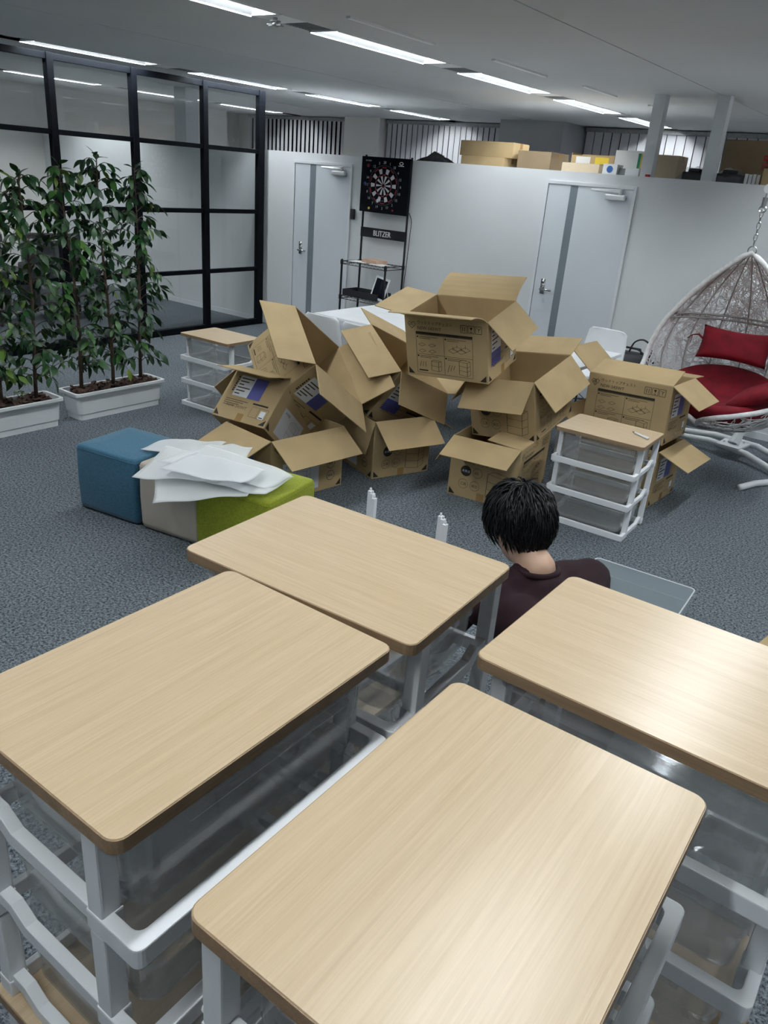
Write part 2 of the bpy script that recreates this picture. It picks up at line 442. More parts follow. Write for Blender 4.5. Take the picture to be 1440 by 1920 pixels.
lamp0 = lamp_proto(); vent0 = vent_proto()
ROWY = {-3.83: [(3.15, 1), (4.97, 1), (6.76, 1), (8.55, 1), (10.28, 1), (1.36, 0), (-0.43, 0)],
        -7.10: [(4.87, 1), (6.70, 1), (8.50, 1), (10.18, 1), (3.07, 0), (1.28, 0)],
        -10.32: [(6.50, 1), (8.32, 1), (10.0, 1), (4.70, 0), (2.9, 0), (1.1, 0)],
        -0.57: [(10.28, 0), (8.55, 0), (6.76, 0), (4.97, 0), (3.15, 0), (1.36, 0), (-0.43, 0)],
        2.69: [(6.76, 0), (4.97, 0), (3.15, 0), (1.36, 0), (-0.43, 0)]}
ordn = ['nearest', 'second nearest', 'third nearest', 'fourth nearest', 'farthest']
rown = {-3.83: 'row running over the cartons', -7.10: 'row along the top of the glass partition', -10.32: 'row beyond the glass partition'}
first = True; firstv = True
for x, ys in ROWY.items():
    vis = 0
    for y, v in ys:
        o = lamp0 if first else copy_tree(lamp0); first = False
        o.location = (x, y, ZC)
        n = len([1 for q in ys if q[1]])
        if v:
            o['label'] = 'recessed strip ceiling light, %s of the %s' % (ordn[vis] if vis < n - 1 else 'farthest', rown[x]); vis += 1
        else:
            o['label'] = 'recessed strip ceiling light outside the picture'
            o['group'] = 'ceiling lights outside the picture'
    vy = sorted([y for y, v in ys if v]); k = 0
    for a, b in zip(vy[:-1], vy[1:]):
        o = vent0 if firstv else copy_tree(vent0); firstv = False
        o.location = (x, (a + b) / 2, ZC)
        o['label'] = 'air vent, %s in the light %s' % (ordn[k] if k < len(vy) - 2 else 'farthest', rown[x]); k += 1
    struct('trim_5', MB().box2((x - 0.118, -4.2, ZC + 0.05), (x + 0.118, min(y for y, v in ys) - 0.7, ZC + 0.056)), 'white_paint')
sp = MB()
sp.cyl((0, 0, -0.05), (0, 0, 0.0), 0.014)
for k in range(6): sp.box((0.03, 0, -0.05), (0.04, 0.014, 0.006), Matrix.Rotation(k * pi / 3, 4, 'Z'))
sp.tube([(0.03 * cos(a), 0.03 * sin(a), -0.03) for a in [k * pi / 5 for k in range(10)]], 0.004, 6, True)
o = sp.build('sprinkler', 'grille'); o.location = (-3.83, 3.88, ZC + 0.012); tag(o, 'dark sprinkler head in the ceiling beside the nearest light', 'sprinkler')
ns = 0
for y0, y1 in ((3.93, 4.80), (5.44, 6.27), (6.83, 7.53), (8.2, 8.62)):  # pale ceiling streaks, built as thin strips of whiter material
    xx = -3.31 + (y0 - 3.9) * 0.055
    o = MB().box2((-0.016, 0, -0.012), (0.016, y1 - y0, 0.0)).build('ceiling_strip', 'strip_white')
    o.location = (xx, y0, ZC)
    tag(o, 'thin white strip on the ceiling, %s of four' % ordn[ns if ns < 3 else 4], 'ceiling slot', 'thin strips beside the lights'); ns += 1

# window blinds on the far wall
def blind(label, x0, x1, pitch, width, yaw, dark):
    t = thing('vertical_blind', label, 'blind', ((x0 + x1) / 2, 11.12, 0))
    h = (x1 - x0) / 2
    MB().box2((-h, 0.06, 0.9), (h, 0.08, 2.62)).build('window_recess', 'blind_dark', t)
    MB().box2((-h, -0.03, 2.62), (h, 0.04, 2.67)).build('head_rail', 'grille', t)
    sl = MB()
    sl.grid(lambda u, v: ((u - 0.5) * width, 0.010 * (1 - (2 * u - 1) ** 2), 1.0 + v * 1.62), 4, 1)
    me = sl.mesh('slat', smooth=True); n = int((x1 - x0) / pitch)
    for k in range(n):
        o = ob('slat', me, 'blind_slat', t)
        o.location = (-h + (k + 0.5) * pitch, 0, 0); o.rotation_euler = (0, 0, yaw + R.uniform(-0.05, 0.05))
blind('vertical blind with dark open gaps, beside the glass partition', -11.6, -9.2, 0.1, 0.085, rad(-15), 1)
blind('closed grey vertical blind above the dartboard', -8.42, -5.97, 0.1, 0.090, rad(-4), 0)
blind('grey vertical blind behind the two white posts', -4.98, 1.0, 0.125, 0.114, rad(0), 0)

# doors
def door(name, x0, x1, strip, hx, label):
    d = MB()
    y = YB
    d.box2((x0, y - 0.02, 0), (x0 + 0.03, y + 0.001, 1.945)); d.box2((x1 - 0.03, y - 0.02, 0), (x1, y + 0.001, 1.945)); d.box2((x0 + 0.03, y - 0.02, 1.915), (x1 - 0.03, y + 0.001, 1.945))
    root = struct(name, d, 'frame_white', bevel=0.002, label=label)
    MB().box2((x0 + 0.034, y - 0.010, 0.01), (strip[0], y - 0.001, 1.912)).build('panel', 'door_white', root)
    MB().box2((strip[1], y - 0.010, 0.01), (x1 - 0.034, y - 0.001, 1.912)).build('panel', 'door_white', root)
    MB().box2((strip[0], y - 0.008, 0.01), (strip[1], y - 0.001, 1.912)).build('glass_strip', 'frosted', root)
    h = MB(); h.cyl((hx, y - 0.012, 0.965), (hx, y - 0.055, 0.965), 0.012); h.tube([(hx - 0.005, y - 0.055, 0.965), (hx + 0.06, y - 0.058, 0.965), (hx + 0.11, y - 0.052, 0.963)], 0.010)
    h.box2((hx - 0.022, y - 0.016, 0.92), (hx + 0.022, y - 0.010, 1.06)); h.cyl((hx, y - 0.010, 1.035), (hx, y - 0.024, 1.035), 0.016)
    h.build('handle', 'chrome', root, smooth=True)
    c = MB(); c.box2((x1 - 0.27, y - 0.060, 1.82), (x1 - 0.08, y - 0.010, 1.868)); c.build('door_closer', 'aluminium', root, bevel=0.012)
    a = MB(); a.tube([(x1 - 0.13, y - 0.045, 1.885), (x1 - 0.40, y - 0.075, 1.892)], 0.011); a.tube([(x1 - 0.40, y - 0.075, 1.892), (x1 - 0.12, y - 0.03, 1.905)], 0.010)
    a.cyl((x1 - 0.13, y - 0.045, 1.865), (x1 - 0.13, y - 0.045, 1.91), 0.018); a.build('closer_arm', 'aluminium', root)
    return root
door('door_1', -6.81, -5.92, (-6.545, -6.455), -6.66, 'white door beside the glass partition')
door('door_2', -3.565, -2.68, (-3.31, -3.235), -3.44, 'white door behind the carton pile')
o = MB().box2((-5.905, YB - 0.03, 1.38), (-5.855, YB, 1.49)).build('card_reader', 'black_plastic', bevel=0.006)
tag(o, 'small black card reader on the wall beside the door', 'card reader')

# glass partition
gp = MB().box2((-7.28, 2.6, 0.0), (-7.22, 7.17, 0.07)); gp = struct('window_1', gp, 'black_frame', label='black framed glass partition')
ys = [2.72, 3.60, 4.49, 5.38, 6.285, 7.13]; zs = [0.03, 0.68, 1.34, 2.0, 2.61]
for y in ys:
    wd = 0.065 if y < 7 else 0.09
    MB().box2((-7.285, y - wd / 2, 0.0), (-7.215, y + wd / 2, 2.64)).build('mullion', 'black_frame', gp, bevel=0.004)
for a, b in zip(ys[:-1], ys[1:]):
    for z in zs[1:]:
        hh = 0.045 if z < 2.5 else 0.055
        MB().box2((-7.275, a + 0.032, z - hh / 2), (-7.225, b - 0.032, z + hh / 2)).build('rail', 'black_frame', gp, bevel=0.003)
    for z0, z1 in zip(zs[:-1], zs[1:]):
        MB().box2((-7.253, a + 0.03, z0 + 0.02), (-7.247, b - 0.03, z1 - 0.02)).build('pane', 'glass', gp)

# ------------------------------------------------------------------ drawer chests with wooden tops
CW, CD, CHH = 0.54, 0.387, 0.588
def tub(mb, x0, y0, x1, y1, z0, z1, r=0.03, t=0.002, taper=0.008, flange=0.006):
    """open drawer tub with rounded corners, a step in the wall and a rim"""
    H = z1 - z0
    def loop(dx, z, rr): return [(x, y, z) for x, y in rounded_rect(x0 + dx, y0 + dx, x1 - dx, y1 - dx, rr)]
    outer = [loop(taper + 0.012, z0, r), loop(taper, z0 + 0.012, r), loop(taper * 0.7, z0 + H * 0.55, r), loop(taper * 0.7 - 0.004, z0 + H * 0.57, r),
             loop(0, z1 - 0.006, r), loop(-flange, z1 - 0.005, r), loop(-flange, z1, r)]
    inner = [loop(t, z1, r), loop(taper * 0.7 - 0.004 + t, z0 + H * 0.58, r), loop(taper * 0.7 + t, z0 + H * 0.56, r), loop(taper + t, z0 + 0.014, r), loop(taper + 0.013, z0 + t, r)]
    mb.loft(outer + inner, True, True)
    return mb
def chest_proto():
    t = thing('drawer_chest', 'x', 'drawer chest', group='wood topped drawer chests')
    hx, hy = CW / 2, CD / 2
    top = rounded_rect(-hx, -hy, hx, hy, 0.020, 5)
    tb = MB()
    ins = rounded_rect(-hx + 0.0015, -hy + 0.0015, hx - 0.0015, hy - 0.0015, 0.0185, 5)
    tb.loft([[(x, y, CHH - 0.004) for x, y in ins], [(x, y, CHH - 0.0012) for x, y in ins], [(x * 0.998, y * 0.998, CHH) for x, y in ins]])
    tb.build('top_board', 'wood_top', t)
    MB().prism(top, CHH - 0.022, CHH - 0.0015).build('edge_band', 'wood_edge', t)
    lx, ly, lw = hx - 0.027, hy - 0.027, 0.015; fy = hy - 0.072
    leg = MB()
    for k in range(3):
        z = k * 0.189
        leg.box2((-lw, -lw, z), (lw, lw, z + 0.186)); leg.box2((-lw - 0.002, -lw - 0.002, z), (lw + 0.002, lw + 0.002, z + 0.034))
    lm = leg.mesh('leg', bevel=0.003)
    for sx in (-1, 1):
        for sy in (-1, 1):
            o = ob('leg', lm, 'white_plastic', t); o.location = (sx * lx, ly if sy > 0 else -fy, 0)
    outer = rounded_rect(-hx + 0.010, -hy - 0.004, hx - 0.010, -hy + 0.30, 0.022, 4)
    inner = rounded_rect(-hx + 0.030, -hy + 0.016, hx - 0.030, -hy + 0.28, 0.016, 4)
    def ucut(pts): return [p for p in pts if p[1] < -hy + 0.08]
    def upath(o_, a_):
        q = [p for p in rounded_rect(-hx + o_, -hy - 0.014 + a_, hx - o_, 0.5, 0.013, 4) if p[1] < 0]
        L_ = sorted([p for p in q if p[0] < 0], key=lambda p: p[0]); R_ = sorted([p for p in q if p[0] > 0], key=lambda p: p[0])
        yb = -fy - lw + 0.004
        return [(-hx + o_, yb)] + L_ + R_ + [(hx - o_, yb)]
    po, pi2 = upath(0.010, 0.0), upath(0.030, 0.022)
    fr = MB(); n_p = len(po)
    vs_ = [(x, y, z) for z in (0.0, 0.034) for x, y in po] + [(x, y, z) for z in (0.0, 0.034) for x, y in pi2]
    fs_ = []
    for i in range(n_p - 1):
        a0, a1, b0, b1 = i, i + 1, n_p + i, n_p + i + 1; c0, c1, d0, d1 = 2 * n_p + i, 2 * n_p + i + 1, 3 * n_p + i, 3 * n_p + i + 1
        fs_ += [(a0, a1, b1, b0), (c1, c0, d0, d1), (b0, b1, d1, d0), (a1, a0, c0, c1)]
    for i in (0, n_p - 1): fs_.append((i, n_p + i, 3 * n_p + i, 2 * n_p + i))
    fr.add(vs_, fs_)
    fm = fr.mesh('front_rail', bevel=0.0025)
    bm_ = MB().box2((-lx + lw, ly - 0.006, 0), (lx - lw, ly + 0.006, 0.03)).mesh('back_rail', bevel=0.002)
    sr = MB()   # side rail: low at the front, stepping up before the back leg
    prof = [(-fy + lw, 0.0), (ly - 0.075, 0.0), (ly - 0.040, 0.022), (ly - lw, 0.022), (ly - lw, 0.046), (ly - 0.050, 0.046), (ly - 0.085, 0.026), (-fy + lw, 0.026)]
    sr.prism(prof, -0.010, 0.010, lambda y, z, h: (h, y, z))
    sr.cyl((0.0, ly + lw, 0.034), (0.0, ly + lw + 0.012, 0.034), 0.008, 8)
    sm = sr.mesh('side_rail', bevel=0.002)
    dm = tub(MB(), -0.225, -hy + 0.020, 0.225, hy - 0.036, 0.020, 0.170).mesh('drawer', smooth=False)
    dl = MB().box2((-0.16, -hy + 0.002, 0.158), (0.16, -hy + 0.0135, 0.166)).mesh('pull_lip', bevel=0.002)
    for k in range(3):
        z = k * 0.189
        for n_, me_ in (('front_rail', fm), ('back_rail', bm_)):
            o = ob(n_, me_, 'white_plastic', t); o.location = (0, 0, z)
        for sx in (-1, 1):
            o = ob('side_rail', sm, 'white_plastic', t); o.location = (sx * lx, 0, z)
        d = ob('drawer', dm, 'clear_plastic', t); d.location = (0, 0, z)
        ob('pull_lip', dl, 'clear_plastic', d)
    return t
chest0 = chest_proto()
def chest_at(p0x, p0y, deg, z, label):
    global chest_first
    o = chest0 if chest_first else copy_tree(chest0); chest_first = False
    a = rad(deg)
    o.location = (p0x + cos(a) * CW / 2 - sin(a) * CD / 2, p0y + sin(a) * CW / 2 + cos(a) * CD / 2, z)
    o.rotation_euler = (0, 0, a); o['label'] = label
    return o
chest_first = True
NEAR = [((-1.1077, 0.8886, 3.4), 'stack left of the seated person'),
        ((-0.5857, 0.3612, 90.7), 'leftmost foreground stack'),
        ((-0.4837, 0.9732, 0.5), 'stack right of the nearest one'),
        ((-0.0754, 0.3626, 90.8), 'nearest stack')]
for (x, y, d), lab in NEAR:
    chest_at(x, y, d, CHH, 'clear drawer chest with wooden top, upper one of the ' + lab)
    chest_at(x, y, d, 0.0, 'clear drawer chest with wooden top, lower one of the ' + lab)
chest_at(-1.7834, 4.2139, 1.6, 0, 'clear drawer chest with wooden top and a pen lying on it, beside the cartons')
chest_at(-5.0344, 4.0767, 2.0, 0, 'clear drawer chest with wooden top standing apart near the glass partition')
# pen
pn = thing('pen', 'slim white pen lying on the wooden chest top', 'pen', (-1.335, 4.43, CHH + 0.007), rad(-28))
MB().tube([(-0.055, 0, 0), (0.06, 0, 0)], [0.0055, 0.007], 10).build('barrel', 'white_plastic', pn, smooth=True)
MB().tube([(-0.075, 0, 0), (-0.055, 0, 0)], [0.0015, 0.0055], 10).build('tip', 'grey_plastic', pn, smooth=True)
MB().box2((0.02, -0.002, 0.006), (0.065, 0.002, 0.010)).build('clip', 'white_plastic', pn)

# crumpled poly bags left inside drawers
def crumple(name, label, loc, size, m, group, seed, rz=0):
    rr = random.Random(seed)
    ph = [rr.uniform(0, 6.28) for _ in range(10)]
    def fn(u, v):
        x = (u - 0.5) * size[0]; y = (v - 0.5) * size[1]
        e = min(u, 1 - u, v, 1 - v) * 4
        z = size[2] * (0.45 + 0.3 * sin(9 * u + ph[0] + 4 * v) * sin(8 * v + ph[1]) + 0.25 * sin(17 * u - 9 * v + ph[2])) * min(1, 0.25 + e)
        return (x + 0.02 * sin(7 * v + ph[3]), y + 0.02 * sin(8 * u + ph[4]), max(0.002, z))
    o = MB().grid(fn, 18, 14).build(name, m, smooth=False)
    o.location = loc; o.rotation_euler = (0, 0, rz)
    return tag(o, label, 'plastic bag', group)
crumple('poly_bag', 'crumpled clear bag in the top drawer of the farthest tall chest stack', (-0.72, 1.06, CHH + 0.189 * 2 + 0.03), (0.22, 0.18, 0.10), 'poly_bag', 'crumpled bags inside drawers', 3, 0.4)
crumple('poly_bag', 'crumpled clear bag in the middle drawer of the farthest tall chest stack', (-0.74, 1.02, CHH + 0.189 + 0.03), (0.24, 0.18, 0.09), 'poly_bag', 'crumpled bags inside drawers', 5, 1.0)
crumple('poly_bag', 'crumpled clear bag in the top drawer of the leftmost foreground chest stack', (-0.74, 0.70, CHH + 0.189 * 2 + 0.03), (0.22, 0.26, 0.05), 'poly_bag', 'crumpled bags inside drawers', 8, 0.2)
crumple('poly_bag', 'crumpled clear bag in the top drawer of the right hand chest stack', (-0.16, 1.13, CHH + 0.189 * 2 + 0.03), (0.30, 0.2, 0.06), 'poly_bag', 'crumpled bags inside drawers', 9, 0.1)
crumple('poly_bag', 'crumpled clear bag in the middle drawer of the right hand chest stack', (-0.18, 1.13, CHH + 0.189 + 0.03), (0.30, 0.2, 0.08), 'poly_bag', 'crumpled bags inside drawers', 12, 0.3)

# half assembled chest, upside down in front of the person, leg posts pointing up
hc = thing('unfinished_chest', 'half assembled white chest with leg posts pointing up, behind the farthest chest stack', 'drawer chest', (-1.535, 2.08, 0))
MB().box2((-0.1935, -0.27, 0), (0.1935, 0.27, 0.020)).build('top_board', 'wood_top', hc)
for k in range(2):
    for sy in (-1, 1): MB().box2((-0.16, sy * 0.24 - 0.012, 0.16 + k * 0.19), (0.16, sy * 0.24 + 0.012, 0.19 + k * 0.19)).build('side_rail', 'white_plastic', hc, bevel=0.003)
    for sx in (-1, 1): MB().box2((sx * 0.165 - 0.012, -0.22, 0.16 + k * 0.19), (sx * 0.165 + 0.012, 0.22, 0.19 + k * 0.19)).build('rail', 'white_plastic', hc, bevel=0.003)
for sx in (-1, 1):
    for sy in (-1, 1):
        lg = MB()
        for dx, dz in ((-0.017, 0.01), (0.0, 0.005), (0.017, -0.008)):
            cx, cy = sx * 0.17 + dx, sy * 0.245 - dx * 0.5
            lg.box2((cx - 0.0075, cy - 0.010, 0.02), (cx + 0.0075, cy + 0.010, 0.700 + dz))
            lg.cyl((cx, cy, 0.700 + dz), (cx, cy, 0.712 + dz), 0.0045, 8)
        lg.build('leg_post', 'white_plastic', hc, bevel=0.002)

# loose clear drawer on the floor
ld = thing('loose_drawer', 'loose milky clear drawer lying on the carpet beside the seated person', 'drawer', (-0.905, 3.40, 0.004), rad(3))
tub(MB(), -0.245, -0.175, 0.245, 0.175, 0.0, 0.165, r=0.02, t=0.003).build('tub', 'milky_plastic', ld)
MB().tube([(x, y, 0.165) for x, y in rounded_rect(-0.247, -0.177, 0.247, 0.177, 0.022, 4)], 0.0032, 6, True).build('rim', 'sheet', ld)  # whiter bead paints a highlight along the drawer's rim
MB().tube([(x, y, 0.004) for x, y in rounded_rect(-0.228, -0.158, 0.228, 0.158, 0.022, 4)], 0.0025, 6, True).build('base_edge', 'sheet', ld)
for sx in (-1, 1):
    MB().box2((sx * 0.247, -0.20, 0.135), (sx * 0.270, -0.14, 0.139)).build('tab', 'milky_plastic', ld, bevel=0.001)
    MB().box2((sx * 0.247, 0.12, 0.150), (sx * 0.262, 0.14, 0.154)).build('tab', 'milky_plastic', ld)

# ------------------------------------------------------------------ cartons
BL, BW, BH = 0.58, 0.46, 0.40
def carton(label, P, s, flaps, rot180=False, vert_label=False, curl=None, tape=True):
    """P = position of base centre and Euler angles; flaps = {side: angle from straight up, outwards}"""
    c = bpy.data.objects.new('cardboard_carton', None); col.objects.link(c); c.empty_display_size = 0.1
    # scale about the point, baked into sizes
    c.location = P[:3]; c.rotation_euler = P[3:6]
    tag(c, label, 'carton', 'opened shipping cartons')
    L, W, H = BL * s, BW * s, BH * s; t = 0.006
    b = MB()
    def ring(dx, z): return [(-L / 2 + dx, -W / 2 + dx, z), (L / 2 - dx, -W / 2 + dx, z), (L / 2 - dx, W / 2 - dx, z), (-L / 2 + dx, W / 2 - dx, z)]
    b.loft([ring(0, 0), ring(0, H), ring(t, H), ring(t, t)], True, True)
    body = b.build('body', 'cardboard', c, bevel=0.0025, seg=1)
    fl = BW / 2 * s * 0.995
    for side, ang in flaps.items():
        a = rad(ang); sx, sy = side
        cu = (curl or {}).get(side, 0.0)
        n = 5; fm = MB()
        def fp(u, d, th):
            aa = a + cu * (d / fl - 0.5)
            o = sin(aa) * d; z = cos(aa) * d + H
            nx, nz = cos(aa) * th, -sin(aa) * th
            hw = (W if sx else L) / 2 - 0.003 - 0.006 * d / fl
            q = (2 * u - 1) * hw
            if sx: return (sx * (L / 2 + o + nx - 0.003), q, z + nz)
            return (q, sy * (W / 2 + o + nx - 0.003), z + nz)
        loops = []
        for k in range(n + 1):
            d = fl * k / n
            loops.append([fp(0, d, 0.0025), fp(1, d, 0.0025), fp(1, d, -0.0025), fp(0, d, -0.0025)])
        fm.loft(loops); fm.build('flap', 'cardboard', c)
    # printing on the four sides
    k180 = -1 if rot180 else 1
    faces = {'front': ((0, -k180), L), 'right': ((k180, 0), W), 'back': ((0, k180), L), 'left': ((-k180, 0), W)}
    dark, mid, white, blue, badge, pict, code = MB(), MB(), MB(), MB(), MB(), MB(), MB()
    def fpt(face, u, v, off=0.0012):
        (a_, b_), wd = faces[face]
        if a_: return (a_ * (L / 2 + off), a_ * (u - wd / 2), v)
        return (-b_ * (u - wd / 2), b_ * (W / 2 + off), v)
    def rect(mb, face, u0, v0, u1, v1, off=0.0012):
        mb.add([fpt(face, u0, v0, off), fpt(face, u1, v0, off), fpt(face, u1, v1, off), fpt(face, u0, v1, off)], [(0, 1, 2, 3)])
    def line(mb, face, p, q, w=0.0022, off=0.0012):
        dx, dy = q[0] - p[0], q[1] - p[1]; l = math.hypot(dx, dy) or 1; nx, ny = -dy / l * w / 2, dx / l * w / 2
        mb.add([fpt(face, p[0] + nx, p[1] + ny, off), fpt(face, q[0] + nx, q[1] + ny, off), fpt(face, q[0] - nx, q[1] - ny, off), fpt(face, p[0] - nx, p[1] - ny, off)], [(0, 1, 2, 3)])
    def poly(mb, face, pts, w=0.0022, close=False):
        for i in range(len(pts) - (0 if close else 1)): line(mb, face, pts[i], pts[(i + 1) % len(pts)], w)
    def text(mb, face, s_, u, v, h, off=0.0012):
        vs, fs, _ = text_geo(s_); mb.add([fpt(face, u + x * h, v + y * h, off) for x, y in vs], fs)
    def tri(face, right):
        wd = faces[face][1]; e = 0.012; g = 0.042
        pts = [(e, e), (e + g, e), (e, e + g)] if not right else [(wd - e, e), (wd - e, e + g), (wd - e - g, e)]
        dark.add([fpt(face, *p) for p in pts], [(0, 1, 2)])
    def heart(face, u, v, h, w=0.003):
        pts = []
        for k in range(22):
            q = 2 * pi * k / 22
            pts.append((u + h * 0.03125 * 16 * sin(q) ** 3, v + h * 0.03 * (13 * cos(q) - 5 * cos(2 * q) - 2 * cos(3 * q) - cos(4 * q))))
        poly(dark, face, pts, w, True); text(dark, face, 'IRIS', u - h * 0.33, v - h * 0.12, h * 0.26)
    def sketch(face, u, v, w, h, tiers, mb):
        for k in range(tiers + 1):
            y = v + h * k / tiers
            line(mb, face, (u, y), (u + w * 0.72, y - h * 0.08), 0.002); line(mb, face, (u + w * 0.72, y - h * 0.08), (u + w, y + h * 0.06), 0.002)
        line(mb, face, (u, v), (u, v + h), 0.003); line(mb, face, (u + w * 0.72, v - h * 0.08), (u + w * 0.72, v + h * 0.92), 0.003); line(mb, face, (u + w, v + h * 0.06), (u + w, v + h * 1.06), 0.002)
        line(mb, face, (u, v + h), (u + w * 0.28, v + h * 1.14), 0.002); line(mb, face, (u + w * 0.28, v + h * 1.14), (u + w, v + h * 1.06), 0.002)
    for f_ in faces:
        tri(f_, False); tri(f_, True)
    # front: assembly instructions
    f_ = 'front'; wd = L
    heart(f_, 0.05, H - 0.055, 0.05); text(dark, f_, 'ウッドトップチェスト', 0.09, H - 0.048, 0.022); text(dark, f_, 'NSW-543WT', 0.09, H - 0.082, 0.020)
    rect(dark, f_, 0.075, H - 0.112, wd - 0.10, H - 0.095)
    text(mid, f_, '組立方法', wd / 2 - 0.04, H - 0.109, 0.011, 0.0022)
    for k in range(3):
        u = wd - 0.175 + k * 0.048; v = H - 0.075
        poly(dark, f_, [(u, v), (u + 0.04, v), (u + 0.04, v + 0.045), (u, v + 0.045)], 0.003, True)
        if k == 0:
            for q in (0.013, 0.027): line(dark, f_, (u + q, v + 0.008), (u + q, v + 0.036), 0.004)
        elif k == 1: dark.add([fpt(f_, u + 0.010, v + 0.036), fpt(f_, u + 0.030, v + 0.036), fpt(f_, u + 0.020, v + 0.016)], [(0, 1, 2)]); rect(dark, f_, u + 0.012, v + 0.006, u + 0.028, v + 0.010)
        else: poly(dark, f_, [(u + 0.02, v + 0.008), (u + 0.02, v + 0.030), (u + 0.008, v + 0.036)], 0.003); line(dark, f_, (u + 0.02, v + 0.022), (u + 0.032, v + 0.036), 0.003)
    u0, u1, v0, v1 = 0.075, wd - 0.10, 0.025, H - 0.115
    um, vm = (u0 + u1) / 2, (v0 + v1) / 2
    poly(mid, f_, [(u0, v0), (u1, v0), (u1, v1), (u0, v1)], 0.0022, True); line(mid, f_, (um, v0), (um, v1)); line(mid, f_, (u0, vm), (u1, vm))
    for cu_, cv_ in ((u0, v1), (um, v1), (u0, vm), (um, vm)):
        rect(dark, f_, cu_ + 0.006, cv_ - 0.018, cu_ + 0.016, cv_ - 0.008)
        for q in range(2): rect(mid, f_, cu_ + 0.022, cv_ - 0.013 - q * 0.010, cu_ + 0.15 - 0.05 * q, cv_ - 0.010 - q * 0.010)
    for du, dv in ((0.04, 0.02), (0.11, 0.02), (0.11, 0.06), (0.04, 0.06)):
        cx, cy = u0 + du, vm + dv
        poly(mid, f_, [(cx - 0.024, cy), (cx, cy - 0.010), (cx + 0.026, cy + 0.002), (cx, cy + 0.012)], 0.0018, True)
    for q in range(4):
        cx, cy = um + 0.06 + q * 0.028, vm + 0.040 + (q % 2) * 0.014
        poly(mid, f_, [(cx - 0.03, cy), (cx, cy - 0.015), (cx + 0.034, cy), (cx, cy + 0.018)], 0.002, True); line(mid, f_, (cx, cy + 0.006), (cx, cy + 0.032))
    sketch(f_, u0 + 0.10, v0 + 0.022, 0.07, 0.06, 2, mid); sketch(f_, um + 0.10, v0 + 0.016, 0.075, 0.085, 3, mid)
    rect(dark, f_, u0 + 0.012, v0 + 0.012, u0 + 0.075, v0 + 0.020)
    for q in range(3): poly(mid, f_, [(u0 + 0.02 + q * 0.02, v0 + 0.04), (u0 + 0.03 + q * 0.015, v0 + 0.075)], 0.003)
    for q in range(3): line(mid, f_, (um + 0.02 + q * 0.02, v0 + 0.02 + q * 0.01), (um + 0.035 + q * 0.018, v0 + 0.07), 0.003)
    # right end: delivery label
    f_ = 'right'; wd = W
    if vert_label:
        rect(white, f_, 0.05, H * 0.48, 0.19, H * 0.92); rect(blue, f_, 0.05, H * 0.25, 0.19, H * 0.48)
        for q in range(6): rect(mid, f_, 0.06, H * 0.52 + q * 0.026, 0.10 + 0.07 * ((q * 7) % 3) / 2, H * 0.52 + q * 0.026 + 0.008, 0.0022)
    else:
        rect(white, f_, 0.07, H * 0.44, 0.19, H * 0.84); rect(blue, f_, 0.19, H * 0.44, 0.29, H * 0.84)
        for q in range(6): rect(mid, f_, 0.08, H * 0.48 + q * 0.022, 0.12 + 0.06 * ((q * 7) % 3) / 2, H * 0.48 + q * 0.022 + 0.008, 0.0022)
        for q in range(7): rect(dark, f_, 0.05, H * 0.52 + q * 0.016, 0.062, H * 0.52 + q * 0.016 + (0.009 if q % 3 else 0.012))
    for q in range(4): rect(mid, f_, 0.04, H * 0.36 - q * 0.014, 0.22 - 0.03 * q, H * 0.36 - q * 0.014 + 0.004)
    rect(dark, f_, 0.26, H * 0.36, 0.38, H * 0.39); rect(mid, f_, 0.20, H * 0.93, 0.38, H * 0.945)
    poly(mid, f_, [(0.27, 0.05), (0.40, 0.05), (0.40, 0.12), (0.27, 0.12)], 0.002, True); line(mid, f_, (0.33, 0.05), (0.33, 0.12))
    rect(code, f_, 0.345, 0.05, 0.385, 0.105); rect(dark, f_, 0.35, 0.055, 0.38, 0.062, 0.0022)
    text(mid, f_, 'NSW-543WT', 0.07, 0.085, 0.02)
    # back: product picture
    f_ = 'back'; wd = L
    heart(f_, 0.05, H - 0.055, 0.05); text(dark, f_, 'ウッドトップチェスト', 0.24, H - 0.075, 0.024); text(dark, f_, 'NSW-543WT', 0.24, H - 0.115, 0.024)
    pict.add([fpt(f_, 0.09, 0.03), fpt(f_, wd - 0.20, 0.03), fpt(f_, wd - 0.20, H - 0.16), fpt(f_, 0.09, H - 0.16)], [(0, 1, 2, 3)])
    text(dark, f_, '木天板', 0.11, H - 0.195, 0.018, 0.0022); sketch(f_, 0.20, 0.06, 0.11, 0.11, 3, mid)
    for q in range(3): rect(dark, f_, wd - 0.14 + q * 0.04, H - 0.10, wd - 0.108 + q * 0.04, H - 0.065)
    for q in range(2): poly(dark, f_, [(wd - 0.10 + 0.032 * cos(k * pi / 7), 0.09 + q * 0.08 + 0.032 * sin(k * pi / 7)) for k in range(14)], 0.003, True); text(dark, f_, '簡単', wd - 0.12, 0.082 + q * 0.08, 0.018)
    # left end: badges and product drawing
    f_ = 'left'; wd = W; btxt = MB()
    text(dark, f_, '収納棚 スッキリ。', 0.09, H - 0.165, 0.026)
    badge.add([fpt(f_, 0.115 + 0.036 * cos(k * pi / 10), H - 0.215 + 0.036 * sin(k * pi / 10)) for k in range(20)], [tuple(range(20))])
    text(btxt, f_, '木天板', 0.088, H - 0.225, 0.018, 0.0022)
    for (cx, cy, s_) in ((0.195, H - 0.215, '3段'), (0.105, H - 0.305, '工具'), (0.185, H - 0.305, '組立')):
        poly(mid, f_, [(cx + 0.032 * cos(k * pi / 8), cy + 0.032 * sin(k * pi / 8)) for k in range(16)], 0.0022, True); text(dark, f_, s_, cx - 0.022, cy - 0.010, 0.02)
    sketch(f_, 0.265, 0.05, 0.145, 0.15, 3, dark)
